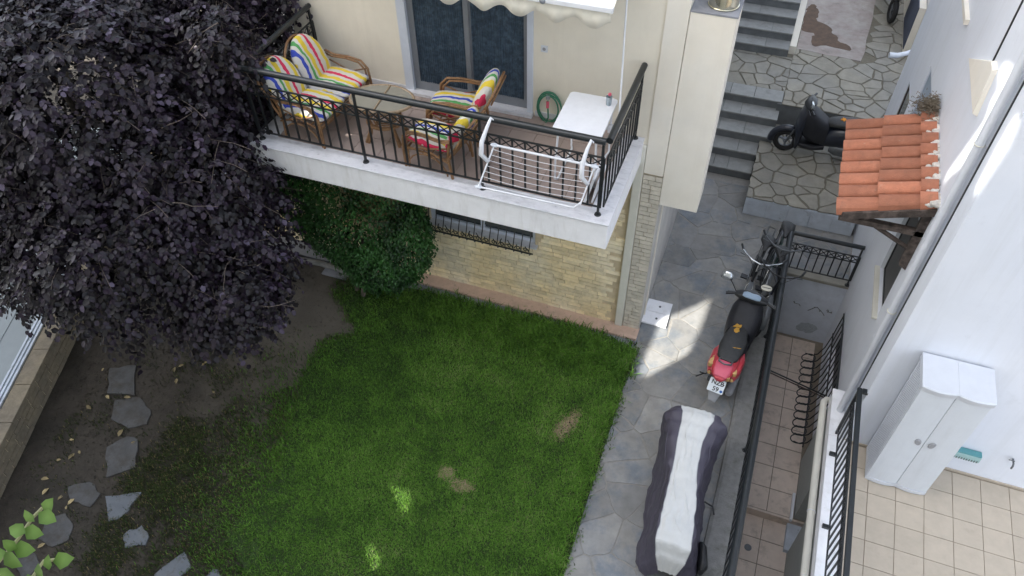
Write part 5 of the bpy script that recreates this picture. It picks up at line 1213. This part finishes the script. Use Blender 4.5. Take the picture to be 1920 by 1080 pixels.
for b_ in BL:
    c = np.array(b_[:3]); rr = np.array(b_[3:]); nb = int(NT*(rr[0]*rr[1]+rr[0]*rr[2]+rr[1]*rr[2])/tot)
    cl = rnd.normal(size=(14, 3)); cl /= np.linalg.norm(cl, axis=1)[:, None]
    for _ in range(nb):
        u = rnd.normal(size=3)+cl[rnd.randint(14)]*1.1; u /= np.linalg.norm(u); 
        if u[2] < -.5 and rnd.rand() < .6: continue
        k = rnd.uniform(.62, 1.04)*(1+.16*noise.noise(Vector(u*2.6+c))); p = c+u*rr*k
        if inside(p, .55): continue
        out = u/rr; out /= np.linalg.norm(out)
        az = rnd.uniform(-.7, .7); td = out*.8+np.array([rnd.normal()*.5, rnd.normal()*.5, -.15+rnd.normal()*.35]); td /= np.linalg.norm(td)
        Lt = rnd.uniform(.16, .34); nl = rnd.randint(6, 11); tb_ = rnd.rand()
        sag = np.array([0, 0, -1.])
        base_t = .26+.24*rnd.randn()+.25*noise.noise(Vector(p*1.7))
        sd_ = np.cross(td, [0, 0, 1.]); sd_ /= np.linalg.norm(sd_)+1e-9
        if rnd.rand() < .12: twigs.tube([Vector(p-td*Lt*.6), Vector(p+td*Lt*.4), Vector(p+td*Lt+sag*.05)], .0035, 3)
        for q in range(nl):
            t = (q+.3)/nl; pos = p+td*Lt*t+sag*Lt*.5*t*t; sgn = 1 if q % 2 else -1
            ld = td*.55+sd_*sgn*.75+sag*(.35+.4*t)+rnd.normal(size=3)*.22
            nn = np.array([0, 0, 1.])*.9+out*.55+rnd.normal(size=3)*.30
            cen.append(pos); dr_.append(ld); nor.append(nn); sz.append(rnd.uniform(.040, .090)); tn.append(np.clip(base_t+rnd.normal()*.20+(.55 if rnd.rand() < .012 else 0), 0, 1))
cen = np.array(cen)-TO; nor = np.array(nor); dr_ = np.array(dr_); sz = np.array(sz); tn = np.array(tn)
# 300 leaves nearest the camera as separate parts, the rest as one foliage part
dcam = np.linalg.norm(cen+TO-np.array([0, 0, CAM_H]), axis=1)-2.0*sz*10*0; order = np.argsort(dcam)
near_i = order[:280]; far_i = order[280:]
lm = [leaf_cloud('leaf', np.zeros((1, 3)), np.array([[0, 0, 1.]]), np.array([[1., 0, 0]]), [1.], [t_], 'purple') for t_ in (.25, .45, .65, .9)]
for i in near_i:
    d = dr_[i]/np.linalg.norm(dr_[i]); s = np.cross(d, nor[i]); s /= np.linalg.norm(s); n = np.cross(s, d); k_ = sz[i]
    o = bpy.data.objects.new('leaf', lm[min(3, int(tn[i]*4))]); COL.objects.link(o); o.parent = tree
    # local axes: x = leaf direction, y = -side, z = normal
    o.matrix_local = Matrix(((d[0]*k_, -s[0]*k_, n[0]*k_, cen[i][0]), (d[1]*k_, -s[1]*k_, n[1]*k_, cen[i][1]), (d[2]*k_, -s[2]*k_, n[2]*k_, cen[i][2]), (0, 0, 0, 1)))
fo_ = bpy.data.objects.new('foliage', leaf_cloud('foliage', cen[far_i], nor[far_i], dr_[far_i], sz[far_i], tn[far_i], 'purple')); COL.objects.link(fo_); fo_.parent = tree; stuff(fo_)
for _ in range(120):
    b_ = BL[rnd.randint(len(BL))]; u = rnd.normal(size=3); u[2] = abs(u[2])*.8; u[1] -= .6; u /= np.linalg.norm(u); p = np.array(b_[:3])+u*np.array(b_[3:])*1.0
    if inside(p, .95): continue
    d = np.array([rnd.normal(), rnd.normal(), -.3*rnd.rand()]); d /= np.linalg.norm(d); P_ = []
    for q in range(6): P_.append(Vector(p)); d = d+rnd.normal(size=3)*.22; d /= np.linalg.norm(d); p = p+d*.10
    twigs.tube(P_, [.007, .006, .005, .004, .003, .002], 4)
stuff(obj('twigs', twigs, 'twig', tree))
print('tree leaves', len(cen))

# =====================================================================================================
# unseen wall added to shade the scene; its holes shape the sun patches
# =====================================================================================================
YB = -1.6
def back(p):       # where the sun ray through point p crosses the added sun-blocking wall
    t = (YB-p[1])/(-sdir.y); return (p[0]-sdir.x*t, p[2]-sdir.z*t)
targets = [[tuple(W(*q, z=.01)) for q in [(1333, 556), (1246, 594), (1236, 608), (1194, 703), (1213, 707), (1290, 663), (1311, 620)]],
           [tuple(W(*q, x=XW)) for q in [(1878, 113), (1892, 117), (1900, 154), (1882, 183), (1863, 222), (1839, 264), (1830, 290), (1780, 330), (1768, 352), (1775, 320), (1847, 218), (1859, 179), (1874, 156), (1872, 140)]],
           [tuple(W(*q, x=XW)) for q in [(1904, 206), (1907, 229), (1886, 272), (1826, 373), (1830, 342), (1871, 264)]],
           [tuple(W(*q, z=3.41)) for q in [(584, 281), (588, 290), (620, 298), (618, 291)]],
           [tuple(W(*q, z=.02)) for q in [(712, 893), (750, 905), (773, 912), (775, 940), (762, 965), (745, 940), (738, 915)]],
           [tuple(W(*q, z=.02)) for q in [(692, 1010), (706, 1015), (718, 1035), (716, 1062), (700, 1070), (690, 1040)]],
           [tuple(W(*q, z=3.9)) for q in [(520, 148), (540, 140), (552, 150), (540, 160), (528, 158)]],
           [tuple(W(*q, z=3.8)) for q in [(556, 208), (590, 204), (598, 216), (584, 228), (565, 222)]]]
for (px, py, z, r_) in ((300, 465, 3.6, 9), (142, 160, 5.2, 9), (60, 18, 5.4, 14), (135, 20, 5.4, 13), (20, 355, 4.8, 10), (150, 425, 4.2, 8), (10, 90, 5.3, 10), (335, 545, 3.2, 5)):
    cw3 = cen+TO-np.array([0, 0, CAM_H]); dpt = cw3@np.array(_fw); qx = 960+F_PX*(cw3@np.array(_r2))/dpt; qy = 540-F_PX*(cw3@np.array(_u2))/dpt
    near_ = np.where(np.hypot(qx-px, qy-py) < r_)[0]
    if len(near_) == 0: continue
    zl_ = np.sort(cen[near_][:, 2]+0)[-max(1, len(near_)//6)]
    targets.append([tuple(W(px+r_*math.cos(a), py+r_*.8*math.sin(a), z=zl_)) for a in np.linspace(0, 6.283, 9)[:-1]])
bb_ = thing('sun_blocker_wall', 'unseen thin wall added behind the viewpoint, its holes shaping the sun patches', 'building', (-6, YB, 0))
hl = []
for P in targets:
    h = [back(p) for p in P]; cx = sum(p[0] for p in h)/len(h); cz = sum(p[1] for p in h)/len(h)
    if all(abs(cx-g_[1])+abs(cz-g_[2]) > .05 for g_ in hl): hl.append((h, cx, cz))
m_ = WB(bb_.location); v, f = poly_holes([(-24, -1), (4.5, -1), (4.5, 18.6), (-24, 18.6)], [h[0] for h in hl], lambda u, v_, d: (u, YB-d, v_), .06); m_.add(v, f); obj('blocker_sheet', m_, 'cream', bb_)
for z in (3, 6, 9, 12): obj('blocker_band', WB(bb_.location).box(-1.5, 4.5, YB+.001, YB+.06, z, z+.15), 'slab_white', bb_)

# clipped evergreen shrub against the house
hd_ = thing('evergreen_shrub', 'rounded dark green shrub against the house under the balcony', 'shrub', (-4.95, 6.75, 0)); HO = np.array(hd_.location)
for (x, y) in ((-5.05, 6.72), (-4.95, 6.85), (-5.2, 6.8)): obj('stem', WB(hd_.location).tube([(x, y, -.05), (x+.08, y+.05, .5), (x+.15, y+.1, 1.2)], [.04, .035, .02], 7), 'bark', hd_)
HB = np.array([(-4.85, 6.85, 1.75, .98, .62, 1.15), (-4.40, 6.85, 1.35, .55, .52, .85), (-5.5, 6.95, 2.0, .75, .6, .95), (-4.62, 6.72, 1.1, .60, .50, .62), (-5.1, 6.8, 1.6, .75, .55, .9), (-5.9, 7.0, 2.2, .6, .55, .7)])
P, Nn = [], []
while len(P) < 34000:
    b_ = HB[rnd.randint(len(HB))]; u = rnd.normal(size=3); u /= np.linalg.norm(u); k = rnd.uniform(.86, 1.03)*(1+.20*noise.noise(Vector(u*3+b_[:3]*2)))+(.12 if rnd.rand() < .03 else 0)
    p = b_[:3]+u*b_[3:]*k
    if p[1] > YF-.03 or p[2] < .1 or p[2] > 3.02 and p[1] > 5.8: continue
    if (((p-HB[:, :3])/(HB[:, 3:]*.84))**2).sum(1).min() < 1: continue
    P.append(p); Nn.append(u/b_[3:])
P = np.array(P); Nn = np.array(Nn); Nn /= np.linalg.norm(Nn, axis=1)[:, None]; n_ = len(P)
cl_ = np.array([noise.noise(Vector(p*3.2)) for p in P])
D = Nn*.35+np.array([0, 0, -.8])+rnd.normal(size=(n_, 3))*.45; NO = Nn*.9+np.array([0, 0, .4])+rnd.normal(size=(n_, 3))*.4
fo_ = bpy.data.objects.new('foliage', leaf_cloud('foliage', P-HO, NO, D, rnd.uniform(.035, .06, n_), np.clip(.45+cl_*.7+rnd.normal(size=n_)*.2, 0, 1), 'hedge', wid=.26)); COL.objects.link(fo_); fo_.parent = hd_; stuff(fo_)

# lawn
def wpoly(pts): return np.array([tuple(W(*p, z=0))[:2] for p in pts])
def in_poly(P, poly):
    x, y = P[:, 0], P[:, 1]; r_ = np.zeros(len(P), bool); n = len(poly); j = n-1
    for i in range(n):
        xi, yi = poly[i]; xj, yj = poly[j]
        r_ ^= ((yi > y) != (yj > y)) & (x < (xj-xi)*(y-yi)/(yj-yi+1e-12)+xi); j = i
    return r_
def fbm(P, s, o=0.):
    return np.array([noise.fractal(Vector((p[0]*s+o, p[1]*s-o, o)), .7, 2.1, 4) for p in P])
soil_moss = wpoly([(100, 760), (200, 690), (420, 680), (560, 640), (560, 1100), (60, 1100)])
lawn_full = wpoly([(650, 505), (700, 515), (790, 548), (880, 570), (960, 590), (1060, 610), (1150, 640), (1192, 655), (1165, 740), (1120, 870), (1080, 980), (1050, 1100), (300, 1110), (150, 1080), (225, 900), (330, 790), (470, 760), (560, 720), (600, 640), (672, 622), (640, 580), (620, 540)])
lawn_core = wpoly([(650, 520), (790, 545), (1192, 655), (1050, 1100), (480, 1100), (420, 1000), (520, 900), (560, 760), (570, 700), (610, 645), (676, 632), (645, 575)])
bare = [(wpoly([(1090, 765), (1082, 800), (1062, 818), (1046, 832), (1036, 812), (1050, 790), (1072, 778)]), 1.), (wpoly([(826, 882), (845, 880), (848, 895), (830, 897)]), .8), (wpoly([(845, 903), (880, 906), (884, 920), (858, 922)]), .7)]
NG = 240000
x0g, y0g = lawn_full.min(0); x1g, y1g = lawn_full.max(0); x0g -= 1.2
G = np.stack([rnd.uniform(x0g-.1, x1g+.1, NG*2), rnd.uniform(max(1.5, y0g), y1g+.1, NG*2)], 1)
jit = rnd.normal(size=G.shape)*.055+.06*np.stack([fbm(G, 4., 2.), fbm(G, 4., 9.)], 1)
inn = in_poly(G+jit, lawn_full); moss = in_poly(G+jit*4, soil_moss) & ~inn; moss &= rnd.rand(len(G)) < .5; sel = inn | moss; G = G[sel]; moss = moss[sel]
core = in_poly(G+rnd.normal(size=G.shape)*np.where(G[:, :1] < -2.6, .50, .12), lawn_core)
nz1 = fbm(G, 1.1); nz2 = fbm(G, 3.3, 5.)
dens = np.where(core, 1., np.clip(.42+nz1*.45+nz2*.4, .08, .75))
dens = np.where(core, np.clip(.90+nz2*.3+nz1*.1, .4, 1), dens)
dens = np.where(moss & ~core, np.clip(.10+nz1*.35+nz2*.35, 0, .35), dens)
for pl_, s_ in bare: dens[in_poly(G+rnd.normal(size=G.shape)*.05, pl_)] *= (1-s_*.93)
for pl_ in STONES: dens[in_poly(G+rnd.normal(size=G.shape)*.035, np.array(pl_))] = 0
keep = rnd.rand(len(G)) < dens; G = G[keep][:NG]; core = core[keep][:NG]; nz1 = nz1[keep][:NG]; nz2 = nz2[keep][:NG]
n_ = len(G); print('grass blades', n_)
# longer along the house and the right edge
edge = np.clip((G[:, 1]-6.35)/.5, 0, 1)*np.clip((G[:, 0]+4.6)/1.0, 0, 1)*1.0+np.clip((G[:, 0]+1.15)/.25, 0, 1)*.45
h = (.034+.024*rnd.rand(n_))*(1+1.6*np.clip(edge, 0, 1))*np.where(core, 1, .62)
a = rnd.uniform(0, 6.283, n_); lean = rnd.uniform(.25, .9, n_); wd_ = rnd.uniform(.0030, .0055, n_)*(1+.5*np.clip(edge, 0, 1))
dx, dy = np.cos(a), np.sin(a); px_, py_ = -dy*wd_, dx*wd_
z0 = np.full(n_, -.012)
b0 = np.stack([G[:, 0]-px_, G[:, 1]-py_, z0], 1); b1_ = np.stack([G[:, 0]+px_, G[:, 1]+py_, z0], 1)
m0 = np.stack([G[:, 0]+dx*h*lean*.35-px_*.8, G[:, 1]+dy*h*lean*.35-py_*.8, h*.62], 1); m1 = np.stack([G[:, 0]+dx*h*lean*.35+px_*.8, G[:, 1]+dy*h*lean*.35+py_*.8, h*.62], 1)
t0 = np.stack([G[:, 0]+dx*h*lean*1.05, G[:, 1]+dy*h*lean*1.05, h*(1-.25*lean)], 1)
t1 = t0+np.stack([px_*.2, py_*.2, np.zeros(n_)], 1)
V = np.stack([b0, b1_, m1, m0, t1, t0], 1).reshape(-1, 3)
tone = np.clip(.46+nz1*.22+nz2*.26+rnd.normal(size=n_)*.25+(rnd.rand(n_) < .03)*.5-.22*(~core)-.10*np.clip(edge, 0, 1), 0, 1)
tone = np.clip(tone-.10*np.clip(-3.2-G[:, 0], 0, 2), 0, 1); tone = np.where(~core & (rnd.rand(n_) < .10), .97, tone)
cv6 = np.repeat(core, 6)
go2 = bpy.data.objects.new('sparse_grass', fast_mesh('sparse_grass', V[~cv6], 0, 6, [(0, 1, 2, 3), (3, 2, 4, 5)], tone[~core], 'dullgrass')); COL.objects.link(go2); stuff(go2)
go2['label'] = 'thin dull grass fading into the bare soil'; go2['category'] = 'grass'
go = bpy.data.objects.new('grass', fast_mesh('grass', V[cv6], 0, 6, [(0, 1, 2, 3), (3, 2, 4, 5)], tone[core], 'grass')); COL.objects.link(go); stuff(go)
go['label'] = 'green lawn grass with worn patches'; go['category'] = 'grass'
# turf under the dense part
tb2 = MB(); v, f = poly_holes([tuple(p) for p in lawn_core], [[tuple(p) for p in bare[0][0]]], lambda u, v_, d: (u, v_, .013-d), .004); tb2.add(v, f)
struct('lawn_turf', tb2, 'turf')
# dry straw where the turf has worn through
sv, stn = [], []
for pl_, s_ in bare:
    c_ = pl_.mean(0); e_ = np.abs(pl_-c_).max(0)*1.15
    Q_ = c_+rnd.uniform(-1, 1, (2600, 2))*e_; Q_ = Q_[in_poly(Q_+rnd.normal(size=Q_.shape)*.035, pl_)]
    for q in Q_:
        a_ = rnd.uniform(0, 6.28); l_ = rnd.uniform(.02, .05); dxy = np.array([math.cos(a_), math.sin(a_)]); pr_ = np.array([-dxy[1], dxy[0]])*.0022; z_ = rnd.uniform(.010, .030)
        sv += [(*(q-pr_), z_), (*(q+pr_), z_), (*(q+dxy*l_+pr_), z_+rnd.uniform(-.004, .006)), (*(q+dxy*l_-pr_), z_)]
M['straw'] = mat('dry_straw', (.36, .28, .17), .9, .25, 40, rgb2=(.26, .20, .13), scale2=20)
stuff(bpy.data.objects.new('dry_grass', fast_mesh('dry_grass', np.array(sv), 0, 4, [(0, 1, 2, 3)], np.zeros(len(sv)//4), 'straw'))); COL.objects.link(bpy.data.objects['dry_grass'])

# fallen leaves and litter on the soil
fl_px = [(162, 760), (205, 748), (232, 745), (230, 805), (130, 825), (148, 845), (128, 862), (328, 688), (345, 684), (378, 686), (330, 720), (255, 828), (92, 898), (92, 915), (140, 935), (108, 938), (125, 948), (70, 1028), (195, 690), (115, 862), (402, 738)]
for i, p in enumerate(fl_px):
    q = W(*p, z=.006); o = bpy.data.objects.new('fallen_leaf', mesh('fallen_leaf', MB().add([(0, 0, 0), (.03, .02, .012), (.065, .018, .008), (.09, 0, 0), (.06, -.022, .01), (.03, -.02, .014)], [(0, 1, 2, 3), (0, 3, 4, 5)]), 'deadleaf', False) if i == 0 else lfm)
    COL.objects.link(o); lfm = o.data; o.location = (q.x, q.y, .008); o.rotation_euler = (rs.uniform(-.2, .2), rs.uniform(-.2, .2), rs.uniform(0, 6.28)); s = rs.uniform(.6, 1.3); o.scale = (s, s, s)
    tag(o, 'dry yellowish fallen leaf lying on the dark soil under the purple tree', 'leaf', 'fallen leaves on the soil')
db = MB()
for i in range(9000):
    p = (rs.uniform(-8.6, -3.2), rs.uniform(1.6, 7.0)); r_ = rs.uniform(.003, .008)*(2.2 if rs.random() < .05 else 1)
    a = rs.uniform(0, 6.28); db.add([(p[0]+r_*math.cos(a), p[1]+r_*math.sin(a), -.004), (p[0]+r_*math.cos(a+2.1), p[1]+r_*math.sin(a+2.1), -.004), (p[0]+r_*math.cos(a+4.2), p[1]+r_*math.sin(a+4.2), -.004), (p[0], p[1], r_*.9)], [(0, 1, 3), (1, 2, 3), (2, 0, 3)])
stuff(obj('soil_litter', db, 'pebble'))
db = MB()
for i in range(7000):
    p = (rs.uniform(-8.8, -3.0), rs.uniform(1.4, 7.0)); r_ = rs.uniform(.006, .022); a = rs.uniform(0, 6.28)
    db.add([(p[0]+r_*rs.uniform(.6, 1.2)*math.cos(a+k_*1.257), p[1]+r_*rs.uniform(.6, 1.2)*math.sin(a+k_*1.257), -.012) for k_ in range(5)]+[(p[0], p[1], -.004+r_*.7)], [(k_, (k_+1) % 5, 5) for k_ in range(5)], 0, True)
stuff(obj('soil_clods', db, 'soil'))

# ivy shoots close to the viewpoint
iv = thing('ivy_shoots', 'ivy shoots coloured a bright sunlit green at the lower left corner', 'ivy', (-1.25, .1, 6.9)); IO = iv.location
def ivp(px, py, d):
    dd = ((px-960)/F_PX*_r2-(py-540)/F_PX*_u2+_fw).normalized(); return Vector((0, 0, CAM_H))+dd*d
il = mesh('ivy_leaf', MB().add([(0, 0, 0), (.35, .42, .06), (.72, .30, .02), (1, 0, -.12), (.72, -.30, .02), (.35, -.42, .06), (.5, 0, -.02)], [(0, 1, 6), (1, 2, 6), (2, 3, 6), (3, 4, 6), (4, 5, 6), (5, 0, 6)], 0, True), 'ivy', False)
at_ = il.attributes.new('tone', 'FLOAT', 'POINT'); at_.data.foreach_set('value', [.3, .7, .8, .6, .5, .4, .9])
S1 = [(-120, 1180), (-40, 1095), (10, 1040), (35, 1010), (62, 970), (80, 952)]; S2 = [(20, 1190), (40, 1110), (70, 1070), (82, 1052), (110, 1049)]
for S in (S1, S2): obj('stem', WB(IO).tube([ivp(*p, 1.85) for p in S], .0035, 5), mat('ivy_stem', (.30, .30, .14), .6, .1, 10), iv)
for (px, py, sx, ang) in ((90, 948, 27, 60), (88, 970, 30, -30), (54, 968, 24, 130), (32, 994, 27, 160), (62, 998, 30, -20), (18, 1022, 26, 150), (44, 1030, 33, -10), (22, 1050, 36, -40), (6, 1078, 34, 170), (90, 1055, 24, 100), (118, 1050, 32, 10), (75, 1075, 32, -80), (-5, 1040, 26, 200), (60, 1092, 30, -60)):
    p = ivp(px, py, 1.83); o = bpy.data.objects.new('leaf', il); COL.objects.link(o); o.parent = iv; k_ = sx/1446*1.85*1.0
    ca, sa = math.cos(R(ang)), math.sin(R(ang)); d = (_r2*ca+_u2*sa-_fw*.1*rs.uniform(-1, 2)).normalized(); n = (-_fw*.75+Vector((-.45, -.45, .5))+Vector((rs.uniform(-.4, .4), rs.uniform(-.4, .4), rs.uniform(-.3, .3)))).normalized(); s = n.cross(d).normalized(); n = d.cross(s)
    c = p-d*k_*.5-Vector(IO); o.matrix_local = Matrix(((d.x*k_, s.x*k_, n.x*k_, c.x), (d.y*k_, s.y*k_, n.y*k_, c.y), (d.z*k_, s.z*k_, n.z*k_, c.z), (0, 0, 0, 1)))
